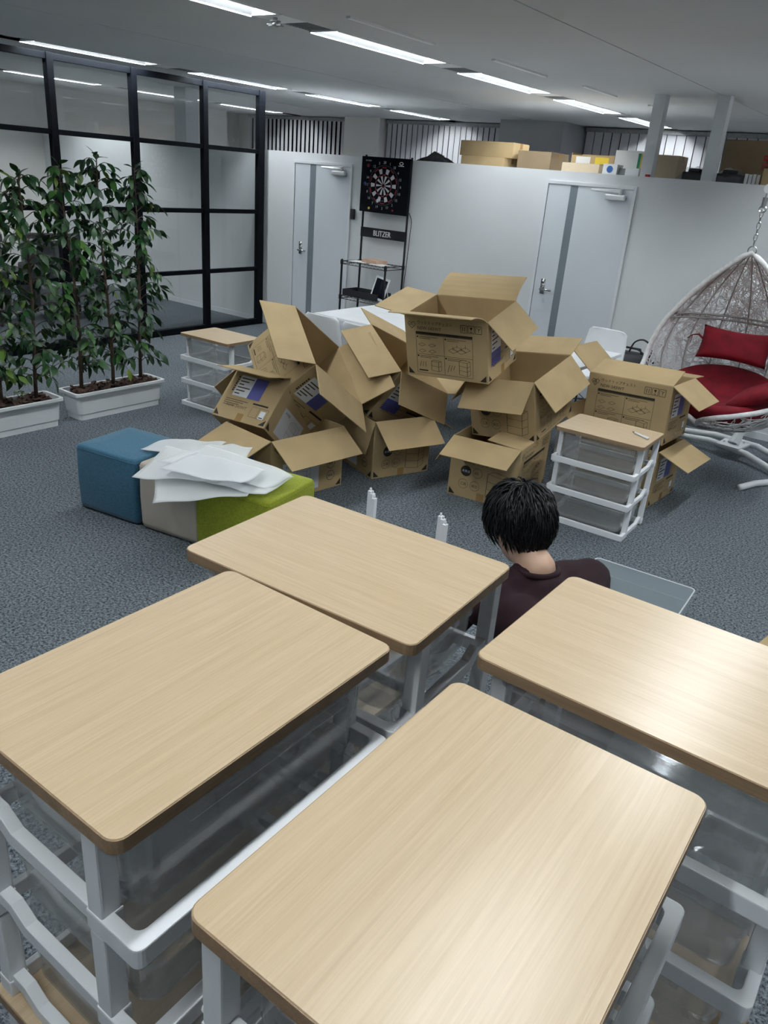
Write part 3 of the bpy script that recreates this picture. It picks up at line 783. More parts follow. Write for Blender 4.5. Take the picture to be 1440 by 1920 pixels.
    for mb_, n_, m_ in ((dark, 'print', 'print_dark'), (mid, 'fine_print', 'print_mid')):
        mb_.build(n_, m_, body)['kind'] = 'stuff'
    bo = badge.build('badge', 'print_dark', body); btxt.build('badge_text', 'label_white', body)['kind'] = 'stuff'
    white.build('delivery_label', 'label_white', body)['label'] = 'white delivery label'; blue.build('blue_label', 'print_blue', body)['label'] = 'blue part of the delivery label'
    code.build('barcode_label', 'label_white', body); pict.build('product_picture', 'print_white', body)['label'] = 'white printed product picture'
    if tape:
        for f_ in ('right', 'left'):
            tp = MB(); wd = faces[f_][1]; rect(tp, f_, wd / 2 - 0.025, 0.0, wd / 2 + 0.025, 0.055, 0.0008)
            tp.build('tape', 'tape', body)
    return c
def sc(P, s):
    """same line of sight and angle, at another distance and size"""
    return [P[0] * s, P[1] * s, CAM_H - (CAM_H - P[2]) * s] + list(P[3:6])
XP, XM, YP, YM = (1, 0), (-1, 0), (0, 1), (0, -1)
carton('open carton standing on the floor under the two tilted cartons', [-3.2225, 3.4184, 0, 0, 0, 1.4366], 1.0, {XM: 112, YM: 124, XP: 150, YP: 150}, rot180=True)
carton('tilted carton with its label end toward us, blue and white delivery label showing',
       sc([-3.6679, 3.6161, 0.1126, -0.0094, 0.7692, 1.6439], .93), .93, {XM: 124, YM: -62, XP: -60, YP: 150}, rot180=True)
carton('carton tipped on its side with dark interior and bright flap, atop the left pile',
       sc([-3.3162, 3.4585, 0.5676, -0.7367, 0.4176, -0.5786], 1.06), 1.06, {YM: 122, XP: 100, YP: 14, XM: 165})
carton('open carton with badge print on the floor, behind the lime cube seat', [-3.0696, 4.2191, 0, 0, 0, 2.7753], 1.0, {XM: 128, YP: 165, YM: 120, XP: 100})
carton('tilted carton leaning in the middle of the pile between the left and right piles', [-3.2326, 4.3593, 0.3749, 0.4553, -0.3573, 2.6409], 1.0, {XM: 130, YP: 128, XP: 90, YM: 70}, rot180=True, vert_label=True)
carton('topmost open carton with assembly drawings facing us', sc([-2.6209, 4.4797, .7375, .1963, -.0662, .1136], .965), .965, {YP: 58, XP: 136, XM: 80, YM: 60}, vert_label=True, curl={YM: 0.3, YP: 0.25})
carton('open carton directly under the topmost carton, wide flap hanging forward', [-2.2047, 4.6566, .4109, -.1226, -.1607, 1.6256], 1.0, {XM: 130, YM: 144, XP: 78, YP: 140})
carton('carton on the floor right behind the seated person\'s head', [-2.2057, 4.402, 0, 0, 0, 1.7064], 1.0, {XM: 108, YM: -86, XP: -84, YP: 150})
carton('open carton with assembly drawings behind the chest with the pen, upper of two', sc([-1.6749, 5.3398, .3462, -.024, -.0364, -.0162], .97), .97, {XP: 124, XM: 50, YP: 94, YM: -72})
carton('carton on the floor under another carton beside the hanging chair', [-1.60, 5.10, 0, 0, 0, -0.05], .97, {XP: 112, XM: 60})
o = MB().prism([(-0.02, -0.17), (0.40, -0.05), (0.46, 0.35), (0.06, 0.30)], 0.0, 0.006).build('cardboard_scrap', 'cardboard')
o.location = (-0.33, 3.72, 0.001); tag(o, 'flat piece of brown cardboard at the right edge of the picture', 'cardboard')

# ------------------------------------------------------------------ cube seats and the sheets on them
def pouf(label, fx, fy, m, wd=0.44, dp=0.42, h=0.385, deg=9.5):
    a = rad(deg)
    t = thing('cube_seat', label, 'cube seat', (fx + cos(a) * wd / 2 - sin(a) * dp / 2, fy + sin(a) * wd / 2 + cos(a) * dp / 2, 0), a, 'cube seats in a row')
    b = MB(); N = 8
    loops = []
    for z, i in ((0.012, 0.005), (0.04, 0.0), (h * 0.5, -0.003), (h - 0.022, 0.0), (h - 0.010, 0.003), (h - 0.003, 0.008), (h, 0.018)):
        loops.append([(x, y, z) for x, y in rounded_rect(-wd / 2 + i, -dp / 2 + i, wd / 2 - i, dp / 2 - i, 0.022, 5)])
    loops.append([(x * 0.6, y * 0.6, h + 0.006) for x, y, z in loops[-1]])
    b.loft(loops); b.build('cover', m, t, smooth=True)
    s = MB(); s.tube([(x, y, h - 0.022) for x, y in rounded_rect(-wd / 2 + 0.001, -dp / 2 + 0.001, wd / 2 - 0.001, dp / 2 - 0.001, 0.022, 4)], 0.003, 6, True); s.build('seam', m, t)
    for sx in (-1, 1):
        for sy in (-1, 1): MB().cyl((sx * wd * 0.38, sy * dp * 0.38, 0), (sx * wd * 0.38, sy * dp * 0.38, 0.016), 0.02).build('glide', 'black_plastic', t)
    return t
pouf('blue fabric cube seat, leftmost of the row', -3.745, 2.285, 'fabric_blue')
pouf('beige fabric cube seat between the blue and lime ones', -3.290, 2.362, 'fabric_beige', 0.40)
pouf('lime green fabric cube seat under the white sheets', -2.880, 2.40, 'fabric_lime', 0.46)

def sheet(label, c, z, seed, lift=(0, 0, 0, 0)):
    """c = four corners in plan; lift raises corners"""
    rr = random.Random(seed); ph = [rr.uniform(0, 6.28) for _ in range(8)]
    def fn(u, v):
        w4 = ((1 - u) * (1 - v), u * (1 - v), u * v, (1 - u) * v)
        x = sum(w4[i] * c[i][0] for i in range(4)); y = sum(w4[i] * c[i][1] for i in range(4))
        l = sum(w4[i] * lift[i] for i in range(4))
        zz = z + l + 0.007 * (1 + sin(5 * u + ph[0]) * sin(4 * v + ph[1])) + 0.004 * (1 + sin(11 * u + 6 * v + ph[2]))
        x += 0.012 * sin(4 * v + ph[3]); y += 0.010 * sin(5 * u + ph[4])
        return (x, y, zz)
    o = MB().grid(fn, 22, 14).build('packing_sheet', 'sheet', smooth=True)
    md = o.modifiers.new('thickness', 'SOLIDIFY'); md.thickness = 0.0012
    return tag(o, label, 'sheet', 'white packing sheets')
sheet('thin see-through packing sheet, lowest and farthest left, over the blue cube seat', [(-3.42, 2.47), (-3.05, 2.62), (-3.17, 2.88), (-3.40, 2.72)], 0.398, 1)
sheet('white packing sheet hanging over the front edge of the beige cube seat', [(-2.90, 2.16), (-2.52, 2.42), (-2.76, 2.72), (-3.12, 2.36)], 0.405, 2, (-0.085, 0, 0, 0.0))
sheet('white packing sheet with a curled left corner on the beige cube seat', [(-3.10, 2.20), (-2.70, 2.40), (-2.85, 2.74), (-3.22, 2.50)], 0.420, 3, (-0.035, 0, 0, 0.03))
sheet('white packing sheet pointing back toward the cartons', [(-3.14, 2.50), (-2.72, 2.52), (-2.92, 2.86), (-3.14, 2.74)], 0.430, 4, (0, 0, 0.01, 0))
sheet('long white packing sheet on top of the pile', [(-3.08, 2.34), (-2.50, 2.52), (-2.52, 2.74), (-3.10, 2.68)], 0.442, 5, (0, -0.02, -0.02, 0.02))
sheet('narrow white packing sheet across the middle of the pile', [(-3.00, 2.28), (-2.56, 2.40), (-2.60, 2.62), (-3.04, 2.56)], 0.456, 7, (-0.01, 0.0, 0, 0.0))
sheet('white packing sheet lying on the lime cube seat', [(-2.80, 2.36), (-2.46, 2.48), (-2.52, 2.76), (-2.86, 2.70)], 0.412, 6)

# ------------------------------------------------------------------ planters and trees
def planter(label, cx, cy, seed):
    rr = random.Random(seed)
    t = thing('planter_box', label, 'planter', (cx, cy, 0), 0, 'long white planters')
    def lp(hx, hy, z, r=0.03): return [(x, y, z) for x, y in rounded_rect(-hx, -hy, hx, hy, r, 4)]
    b = MB(); b.loft([lp(0.092, 0.365, 0.0), lp(0.094, 0.368, 0.045), lp(0.099, 0.374, 0.048), lp(0.105, 0.384, 0.165), lp(0.100, 0.378, 0.168), lp(0.104, 0.384, 0.192),
                      lp(0.128, 0.405, 0.192), lp(0.128, 0.405, 0.212), lp(0.108, 0.385, 0.212), lp(0.100, 0.375, 0.17), lp(0.098, 0.37, 0.165)], True, True)
    b.build('box', 'planter_white', t)
    s = MB(); s.grid(lambda u, v: ((u - .5) * 0.196, (v - .5) * 0.745, 0.182 + 0.008 * sin(9 * v + 3) * sin(5 * u)), 6, 20); s.build('soil', 'soil', t)
    cm = []
    for k in range(4):
        pts = [(0.028 * cos(a * pi / 3) * rr.uniform(.7, 1.25), 0.018 * sin(a * pi / 3) * rr.uniform(.7, 1.2)) for a in range(6)]
        cm.append(MB().prism(pts, -0.005, 0.006).mesh('bark_chip'))
    for k in range(85):
        o = ob('bark_chip', cm[k % 4], 'bark', t)
        o.location = (rr.uniform(-0.085, 0.085), rr.uniform(-0.35, 0.35), 0.196 + rr.uniform(0, 0.022))
        o.rotation_euler = (rr.uniform(-.6, .6), rr.uniform(-.6, .6), rr.uniform(0, 6.3)); o.scale = [rr.uniform(.8, 1.3)] * 3
    return t
planter('long white planter box holding the three right hand trees', -5.205, 3.555, 1)
planter('long white planter box cut off by the left edge of the picture', -5.205, 2.650, 2)

def leaf_mesh(L, W, bend):
    v = []; n = 6
    prof = [0.0, 0.62, 1.0, 0.92, 0.55, 0.0]
    for i in range(n):
        s = i / (n - 1); x = L * s; z = -bend * s * s
        for q in (-1, 0, 1): v.append((x, q * W / 2 * prof[i], z + (0.004 if q else 0.0) * prof[i]))
    f = []
    for i in range(n - 1):
        for q in range(2): f.append((i * 3 + q, i * 3 + q + 1, (i + 1) * 3 + q + 1, (i + 1) * 3 + q))
    m = MB().add(v, f).mesh('leaf', smooth=True)
    bm = bmesh.new(); bm.from_mesh(m); bmesh.ops.remove_doubles(bm, verts=bm.verts, dist=1e-5); bm.to_mesh(m); bm.free()
    m.materials.append(MATS['leaf']); return m
LEAVES = [leaf_mesh(0.102, 0.044, 0.028), leaf_mesh(0.092, 0.042, 0.036), leaf_mesh(0.084, 0.036, 0.018)]
def tree(label, x, y, top, lean, seed):
    rr = random.Random(seed)
    base = 0.196
    t = thing('potted_tree', label, 'tree', (x, y, base), 0, 'slender leafy trees in the planters')
    H = top - base
    pts = []; a1, a2 = rr.uniform(0, 6), rr.uniform(0, 6)
    for k in range(15):
        s = k / 14
        pts.append(Vector((lean[0] * s + 0.012 * sin(5 * s + a1), lean[1] * s + 0.012 * sin(6 * s + a2), H * 0.95 * s - (0.02 if k == 0 else 0))))
    MB().tube(pts, [0.015 - 0.011 * k / 14 for k in range(15)], 7).build('trunk', 'trunk', t, smooth=True)
    def at(s):
        f = s * 14; i = min(13, int(f)); return pts[i].lerp(pts[i + 1], f - i)
    tw = MB(); leaves = []
    tiers = 22
    for k in range(tiers):
        s = 0.10 + 0.86 * k / (tiers - 1)
        n = 3 if k < tiers - 1 else 3
        for j in range(n):
            a = rr.uniform(0, 0.9) + j * 2 * pi / n + k * 1.9
            ln = rr.uniform(0.13, 0.24) * (1.0 if s < 0.85 else 0.6)
            d = Vector((cos(a) * 0.75, sin(a) * 1.05, 0))
            p0 = at(min(0.98, s + rr.uniform(-.02, .02))); tp = []
            for q in range(5):
                e = q / 4
                tp.append(p0 + d * ln * e + Vector((0, 0, ln * (0.95 * e - 0.85 * e * e))))
            tw.tube(tp, [0.0035, 0.003, 0.0025, 0.002, 0.0012], 5)
            m = rr.choice((5, 6, 6, 7, 7))
            for q in range(m):
                e = 0.30 + 0.70 * q / (m - 1)
                f = e * 4; i = min(3, int(f)); p = tp[i].lerp(tp[i + 1], f - i)
                ya = a + (rr.choice((-1, 1)) * rr.uniform(0.25, 1.3) if q < m - 1 else 0)
                leaves.append((p, ya, rr.uniform(0.15, 0.95), rr.uniform(-.7, .7), rr.uniform(.7, 1.15)))
    for q in range(4): leaves.append((pts[-1] + Vector((0, 0, -0.01 * q)), rr.uniform(0, 6.3), rr.uniform(-1.2, -0.3), rr.uniform(-.6, .6), 1.0))
    tw.build('twigs', 'trunk', t)
    rr.shuffle(leaves)
    extra = MB()
    for p, ya, pi_, ro, sz in leaves[300:]:
        M_ = Matrix.Translation(p) @ Euler((ro, pi_, ya)).to_matrix().to_4x4() @ Matrix.Scale(sz, 4)
        lm_ = LEAVES[rr.randrange(3)]
        extra.add([v.co for v in lm_.vertices], [tuple(q.vertices) for q in lm_.polygons], M_)
    if extra.v: extra.build('inner_leaves', 'leaf', t, smooth=True)['kind'] = 'stuff'
    for p, ya, pi_, ro, sz in leaves[:300]:
        o = ob('leaf', LEAVES[rr.randrange(3)], None, t)
        o.location = p; o.rotation_euler = (ro, pi_, ya); o.scale = (sz, sz, sz)
    return t
tree('slender leafy tree at the right end of the right planter', -5.27, 3.86, 1.86, (0.02, 0.03), 21)
tree('slender leafy tree in the middle of the right planter', -5.20, 3.545, 1.93, (-0.02, 0.0), 22)
tree('slender leafy tree at the left end of the right planter', -5.235, 3.305, 1.85, (0.0, -0.03), 23)
tree('slender leafy tree at the right end of the left planter', -5.23, 2.94, 1.78, (0.0, 0.03), 24)
tree('slender leafy tree in the left planter at the left edge of the picture', -5.23, 2.665, 1.84, (0.0, 0.02), 25)
tree('slender leafy tree outside the left edge of the picture', -5.22, 2.40, 1.82, (0.0, 0.02), 26)
# small sprig in the left planter
sg = thing('small_sprig', 'small pale green sprig in the left planter', 'plant', (-5.13, 2.765, 0.21))
MB().tube([(0, 0, -0.02), (0.0, -0.01, 0.03), (0.0, -0.035, 0.07)], 0.003, 5).tube([(0, -0.01, 0.03), (0.01, 0.015, 0.065)], 0.002, 5).build('stem', 'trunk', sg)
lm = MB().prism([(0.0, -0.006), (0.012, -0.008), (0.022, 0), (0.012, 0.008), (0, 0.006)], 0, 0.002).mesh('leaf')
for k in range(16):
    o = ob('leaf', lm, 'moss', sg); o.location = (R.uniform(-.015, .015), R.uniform(-.055, 0.015), R.uniform(0.05, 0.085)); o.rotation_euler = (R.uniform(-1, 1), R.uniform(-1, .4), R.uniform(0, 6.3))

# ------------------------------------------------------------------ tables and shell chairs
def table(label, x0, x1, y0, y1):
    t = thing('work_table', label, 'table', ((x0 + x1) / 2, (y0 + y1) / 2, 0), 0, 'white tables behind the cartons')
    hx, hy = (x1 - x0) / 2, (y1 - y0) / 2
    MB().box2((-hx, -hy, 0.695), (hx, hy, 0.72)).build('table_top', 'white_paint', t, bevel=0.004)
    for sx in (-1, 1):
        for sy in (-1, 1): MB().box2((sx * (hx - .05) - .02, sy * (hy - .05) - .02, 0), (sx * (hx - .05) + .02, sy * (hy - .05) + .02, 0.695)).build('leg', 'white_paint', t)
    for sy in (-1, 1): MB().box2((-hx + .07, sy * (hy - .05) - .01, 0.65), (hx - .07, sy * (hy - .05) + .01, 0.695)).build('apron', 'white_paint', t)
table('white table behind the left part of the carton pile', -4.60, -3.41, 5.20, 6.08)
table('white table behind the right part of the carton pile', -3.40, -2.12, 5.20, 6.08)
def chair_proto():
    t = thing('shell_chair', 'x', 'chair', group='white shell chairs')
    # side profile: front lip, seat, curve, back
    prof = [(-0.22, 0.435), (-0.20, 0.452), (-0.10, 0.447), (0.02, 0.437), (0.12, 0.440), (0.175, 0.468), (0.20, 0.52), (0.215, 0.60), (0.23, 0.70), (0.24, 0.78), (0.243, 0.805)]
    wid = [0.185, 0.205, 0.215, 0.22, 0.215, 0.205, 0.20, 0.198, 0.192, 0.180, 0.150]
    def fn(u, v):
        f = v * (len(prof) - 1); i = min(len(prof) - 2, int(f)); e = f - i
        y = prof[i][0] * (1 - e) + prof[i + 1][0] * e; z = prof[i][1] * (1 - e) + prof[i + 1][1] * e; w_ = wid[i] * (1 - e) + wid[i + 1] * e
        q = 2 * u - 1
        up = 0.03 * abs(q) ** 3
        k = min(1, max(0, (v - 0.35) / 0.3))
        return (q * w_, y - up * k * 1.1, z + up * (1 - k))
    s = MB().grid(fn, 12, 30).build('shell', 'white_plastic', t, smooth=True)
    md = s.modifiers.new('thickness', 'SOLIDIFY'); md.thickness = 0.008
    for sx in (-1, 1):
        for sy in (-1, 1):
            MB().tube([(sx * 0.13, sy * 0.12, 0.435), (sx * 0.20, sy * 0.21, 0.0)], 0.009, 8).build('leg', 'black_metal', t, smooth=True)
    for sx in (-1, 1): MB().tube([(sx * -0.165, -0.165, 0.22), (sx * 0.165, 0.165, 0.22)], 0.004, 6).build('cross_brace', 'black_metal', t)
    MB().box2((-0.13, -0.13, 0.420), (0.13, 0.13, 0.432)).build('seat_plate', 'grey_plastic', t)
    return t
ch0 = chair_proto()
CHS = [(-4.17, 5.02, 180, 'white shell chair seen from behind, left of the tables'), (-3.72, 4.96, 176, 'white shell chair mostly hidden behind the topmost carton'),
       (-2.47, 6.37, -6, 'white shell chair facing us by the right door'),
       (-4.15, 6.28, 0, 'white shell chair at the far side of the left table, only its top showing')]
for i, (x, y, d, lab) in enumerate(CHS):
    o = ch0 if i == 0 else copy_tree(ch0); o.location = (x, y, 0); o.rotation_euler = (0, 0, rad(d)); o['label'] = lab

# black bag, cables and a paper panel by the wall
bg = thing('tool_bag', 'black bag with cables on the floor by the back wall', 'bag', (-2.38, 7.06, 0))
MB().loft([[(x, y, z) for x, y in rounded_rect(-0.19 + i, -0.12 + i, 0.19 - i, 0.12 - i, 0.04)] for z, i in ((0, 0.01), (0.05, 0), (0.42, 0.0), (0.53, 0.02), (0.56, 0.05))]).build('body', 'black_plastic', bg, smooth=True)
MB().tube([(-0.10, 0, 0.55), (-0.08, 0, 0.60), (0.08, 0, 0.60), (0.10, 0, 0.55)], 0.010, 8).build('handle', 'black_plastic', bg, smooth=True)
def cable(label, pts, r, m, cat='cable', group=None, sub=6):
    P = [Vector(p) for p in pts]; out = []
    for i in range(len(P) - 1):
        p0, p1, p2, p3 = P[max(0, i - 1)], P[i], P[i + 1], P[min(len(P) - 1, i + 2)]
        for k in range(sub):
            t = k / sub
            out.append(0.5 * ((2 * p1) + (p2 - p0) * t + (2 * p0 - 5 * p1 + 4 * p2 - p3) * t * t + (3 * p1 - p0 - 3 * p2 + p3) * t ** 3))
    out.append(P[-1])
    o = MB().tube(out, r, 6).build('power_cable', m, smooth=True)
    return tag(o, label, cat, group)
cable('looped black cable standing out of the black bag', [(-2.40, 7.06, 0.565), (-2.36, 7.05, 0.66), (-2.28, 7.05, 0.69), (-2.20, 7.05, 0.63), (-2.21, 7.07, 0.50), (-2.12, 7.10, 0.52)], 0.008, 'black_plastic')
cable('short black cable lying across the black bag', [(-2.52, 7.0, 0.56), (-2.45, 7.03, 0.60), (-2.33, 7.05, 0.60), (-2.22, 7.06, 0.54)], 0.007, 'black_plastic')

# ------------------------------------------------------------------ dart rack by the left door
rk = thing('dart_rack', 'tall black wire rack carrying the dartboard by the left door', 'rack', (-5.38, 7.0, 0))
YF, YR = -0.15, 0.17
for sx in (-1, 1):
    MB().cyl((sx * 0.30, YR, 0), (sx * 0.30, YR, 2.05), 0.012, 10).build('rear_post', 'black_metal', rk)
    MB().cyl((sx * 0.30, YF, 0), (sx * 0.30, YF, 0.99), 0.012, 10).build('front_post', 'black_metal', rk)
for z in (0.97, 0.60, 0.14):
    s = MB()
    for y in (YF, YR):
        for dz in (0, -0.03): s.cyl((-0.30, y, z + dz), (0.30, y, z + dz), 0.004, 6)
    for sx in (-1, 1):
        for dz in (0, -0.03): s.cyl((sx * 0.30, YF, z + dz), (sx * 0.30, YR, z + dz), 0.004, 6)
    for k in range(1, 12): s.cyl((-0.30 + k * 0.05, YF, z + 0.003), (-0.30 + k * 0.05, YR, z + 0.003), 0.002, 5)
    for k in range(1, 3): s.cyl((-0.30, YF + k * 0.107, z), (0.30, YF + k * 0.107, z), 0.003, 5)
    for k in range(12):
        x0 = -0.30 + k * 0.05; s.tube([(x0, YF, z - 0.03), (x0 + 0.025, YF, z), (x0 + 0.05, YF, z - 0.03)], 0.002, 5)
    for sx in (-1, 1):
        for y in (YF, YR): s.cyl((sx * 0.30, y, z - 0.035), (sx * 0.30, y, z + 0.01), 0.018, 10)
    s.build('wire_shelf', 'black_metal', rk)
# brand bar
bar = MB().box2((-0.30, 0.145, 1.225), (0.30, 0.158, 1.325)).build('sign_bar', 'black_metal', rk)
def put_text(s_, w_, h_, cx, y, cz, m, parent, name='lettering', bold=0):
    vs, fs, tw_ = text_geo(s_)
    mb = MB(); offs = [0] if not bold else [-bold, 0, bold]
    for i, q in enumerate(offs):
        mb.add([(cx - w_ / 2 + x * w_ / tw_ + q, y - 0.0002 * i, cz - h_ / 2 + yy * h_) for x, yy in vs], fs)
    return mb.build(name, m, parent)
put_text('BLITZER', 0.235, 0.055, 0.0, 0.1435, 1.275, 'dart_white', bar, bold=0.0016)
# dartboard panel
db = thing('dartboard', 'black electronic dartboard with white segments on the tall rack', 'dartboard', (-5.375, 7.135, 1.76))
MB().box2((-0.32, -0.02, -0.275), (0.32, 0.02, 0.275)).build('panel', 'black_frame', db, bevel=0.006)
seg = MB(); red = MB()
for k in range(20):
    a0 = rad(90 - 9 + 18 * k); a1 = a0 + rad(18)
    if k % 2 == 1:
        for ra, rb in ((0.022, 0.095), (0.118, 0.165)):
            pts = [(r_ * cos(a), r_ * sin(a)) for r_, a in ((ra, a0 + 0.03), (rb, a0 + 0.03), (rb, (a0 + a1) / 2), (rb, a1 - 0.03), (ra, a1 - 0.03))]
            o_ = MB(); o_.prism(pts, -0.021, -0.026, lambda x, y, h: (x - 0.01, h, y)); o_.build('segment', 'dart_white', db)
    else:
        for ra, rb in ((0.100, 0.112), (0.172, 0.184)):
            pts = [(r_ * cos(a), r_ * sin(a)) for r_, a in ((ra, a0), (rb, a0), (rb, a1), (ra, a1))]
            red.prism(pts, -0.021, -0.0245, lambda x, y, h: (x - 0.01, h, y))
red.tube([(-0.01 + 0.015 * cos(k * pi / 6), -0.023, 0.015 * sin(k * pi / 6)) for k in range(12)], 0.003, 5, True)
red.build('red_segments', 'dart_red', db)['kind'] = 'stuff'
MB().tube([(-0.01 + 0.196 * cos(k * pi / 20), -0.021, 0.196 * sin(k * pi / 20)) for k in range(40)], 0.005, 6, True).build('outer_ring', 'black_plastic', db)
NUM = [20, 5, 12, 9, 14, 11, 8, 16, 7, 19, 3, 17, 2, 15, 10, 6, 13, 4, 18, 1]
nb = MB()
for k, n_ in enumerate(NUM):
    a = rad(90 + 18 * k); vs, fs, tw_ = text_geo(str(n_)); h = 0.026
    nb.add([(-0.01 + 0.225 * cos(a) + (x - tw_ / 2) * h, -0.0215, 0.225 * sin(a) + (y - .5) * h) for x, y in vs], fs)
nb.build('numbers', 'grey_plastic', db).data.materials[0] = MATS['aluminium']
put_text('BLITZER', 0.075, 0.012, -0.225, -0.0215, 0.235, 'dart_white', db)
lg = MB(); lg.tube([(0.205 + 0.022 * cos(k * pi / 8), -0.022, 0.225 + 0.013 * sin(k * pi / 8)) for k in range(16)], 0.004, 5, True); lg.box2((0.170, -0.022, 0.198), (0.240, -0.021, 0.205)); lg.build('emblem', 'dart_white', db)
MB().cyl((-0.185, -0.021, -0.235), (-0.185, -0.026, -0.235), 0.013, 16).build('button', 'yellow', db)
MB().cyl((0.135, -0.021, -0.235), (0.135, -0.026, -0.235), 0.011, 16).build('button', 'dart_red', db)
for nm, lab, x, z, m in (('dart', 'red dart stuck in the upper left of the dartboard', -0.135, 0.185, 'dart_red'), ('dart', 'white dart stuck near the bottom of the dartboard', 0.015, -0.15, 'dart_white'), ('dart', 'blue dart stuck at the left of the dartboard', -0.165, 0.01, 'dart_blue')):
    t = thing(nm, lab, 'dart', (-5.375 + x, 7.108, 1.76 + z), 0, 'darts in the dartboard')
    MB().tube([(0, 0, 0), (0, -0.05, 0.0), (0, -0.10, 0.0)], [0.001, 0.0035, 0.002], 6).build('shaft', 'chrome', t)
    MB().box2((-0.016, -0.13, -0.001), (0.016, -0.095, 0.001)).box2((-0.001, -0.13, -0.016), (0.001, -0.095, 0.016)).build('flight', m, t)
cable('thin black cable hanging down beside the dart rack', [(-5.04, 7.14, 1.52), (-5.01, 7.15, 1.44), (-5.02, 7.16, 1.30), (-5.04, 7.17, 1.0), (-5.06, 7.18, 0.75), (-5.03, 7.18, 0.6), (-5.06, 7.18, 0.3), (-5.05, 7.18, 0.02)], 0.004, 'black_plastic')
# things on the rack
o = MB().box2((-0.11, -0.08, 0), (0.11, 0.08, 0.003)).build('paper_sheet', 'paper'); o.location = (-5.50, 6.95, 0.977); o.rotation_euler = (0, 0, 0.1); tag(o, 'white paper at the left of the upper rack shelf', 'paper')
o = MB().box2((-0.10, -0.08, 0), (0.10, 0.08, 0.003)).build('paper_sheet', 'paper'); o.location = (-5.22, 6.93, 0.977); o.rotation_euler = (0, 0, -0.2); tag(o, 'white paper at the right of the upper rack shelf', 'paper')
o = MB().box2((-0.11, -0.09, 0), (0.11, 0.09, 0.035)).build('flat_box', 'paper_tan', bevel=0.004); o.location = (-5.36, 7.02, 0.977); o.rotation_euler = (0, 0, -0.12); tag(o, 'flat pinkish brown box on the upper rack shelf', 'box')
tr = thing('black_tray', 'shallow black tray on the lower rack shelf under the tablet', 'tray', (-5.42, 6.99, 0.606))
MB().box2((-0.24, -0.13, 0), (0.24, 0.13, 0.006)).build('base', 'black_plastic', tr)
for c_, s_ in (((0, -0.127, 0.035), (0.48, 0.006, 0.07)), ((0, 0.127, 0.035), (0.48, 0.006, 0.07)), ((-0.237, 0, 0.035), (0.006, 0.248, 0.07)), ((0.237, 0, 0.035), (0.006, 0.248, 0.07))):
    MB().box(c_, s_).build('side', 'black_plastic', tr)
o = MB().box2((-0.07, -0.05, 0), (0.07, 0.05, 0.003)).build('paper_sheet', 'paper'); o.location = (-5.53, 6.97, 0.614); tag(o, 'white paper lying in the black tray', 'paper')
tbm = thing('tablet', 'white framed tablet leaning on the lower rack shelf', 'tablet', (-5.20, 6.885, 0.62), 0, rot=(rad(-14), rad(8), rad(-6)))
MB().prism(rounded_rect(-0.10, 0, 0.10, 0.245, 0.012), -0.004, 0.004, lambda x, y, h: (x, h, y)).build('frame', 'white_plastic', tbm)
MB().box2((-0.083, -0.0052, 0.025), (0.083, -0.0042, 0.222)).build('screen', 'screen', tbm)
cable('white charging cable curling from the tablet', [(-5.10, 6.87, 0.72), (-5.06, 6.87, 0.74), (-5.04, 6.88, 0.66), (-5.06, 6.90, 0.60), (-5.12, 6.93, 0.6)], 0.0035, 'white_plastic')

# ------------------------------------------------------------------ hanging egg chair
EX, EY = -1.32, 5.93
ec = thing('hanging_chair', 'white woven egg shaped hanging chair with red cushions', 'hanging chair', (EX, EY, 0))
Z0, Z1 = 0.36, 1.575
PR = [(0.36, 0.0), (0.375, 0.20), (0.41, 0.33), (0.47, 0.43), (0.56, 0.515), (0.68, 0.56), (0.80, 0.565), (0.95, 0.53), (1.10, 0.455), (1.25, 0.35), (1.38, 0.235), (1.48, 0.135), (1.55, 0.055), (1.575, 0.0)]
def erad(z):
    for (a, ra), (b, rb) in zip(PR[:-1], PR[1:]):
        if a <= z <= b: return ra + (rb - ra) * (z - a) / (b - a)
    return 0.0
def ept(phi, z, k=1.0):
    """phi measured from the back, positive to the right"""
    r_ = erad(z) * k
    return Vector((r_ * sin(phi), r_ * cos(phi) * 0.92, z))
def prim(z):
    if z >= 0.78: return rad(88)
    q = min(1, (0.78 - z) / 0.34); q = q * q * (3 - 2 * q)
    return rad(88 + 92 * q)
rim = []
zz = [1.575, 1.555, 1.52, 1.46, 1.38, 1.28, 1.18, 1.08, 0.98, 0.88, 0.80, 0.74, 0.69, 0.645, 0.60, 0.56, 0.525, 0.495, 0.47, 0.452, 0.44]
for z in zz: rim.append(ept(-prim(z), z))
for z in reversed(zz[:-1]): rim.append(ept(prim(z), z))
MB().tube(rim[:-1], 0.019, 8, True).build('rim', 'rattan', ec, smooth=True)
for k, ph in enumerate((-66, -44, -22, 0, 22, 44, 66)):
    MB().tube([ept(rad(ph), 0.40 + (1.56 - 0.40) * q / 18, 0.985) for q in range(19)], 0.0055, 6).build('rib', 'rattan_rib', ec, smooth=True)
for z in (1.07, 1.10): MB().tube([ept(rad(-88 + 176 * q / 20), z, 0.98) for q in range(21)], 0.008, 6).build('hoop', 'rattan_rib', ec, smooth=True)
MB().tube([ept(rad(-180 + 10 * q), 0.445, 1.0) for q in range(36)], 0.008, 6, True).build('hoop', 'rattan', ec, smooth=True)
MB().tube([ept(rad(-180 + 10 * q), 0.385, 1.0) for q in range(36)], 0.010, 6, True).build('hoop', 'rattan', ec, smooth=True)
we = MB(); rr = random.Random(5)
def inside(ph, z): return Z0 < z < Z1 - 0.03 and abs(ph) < prim(z)
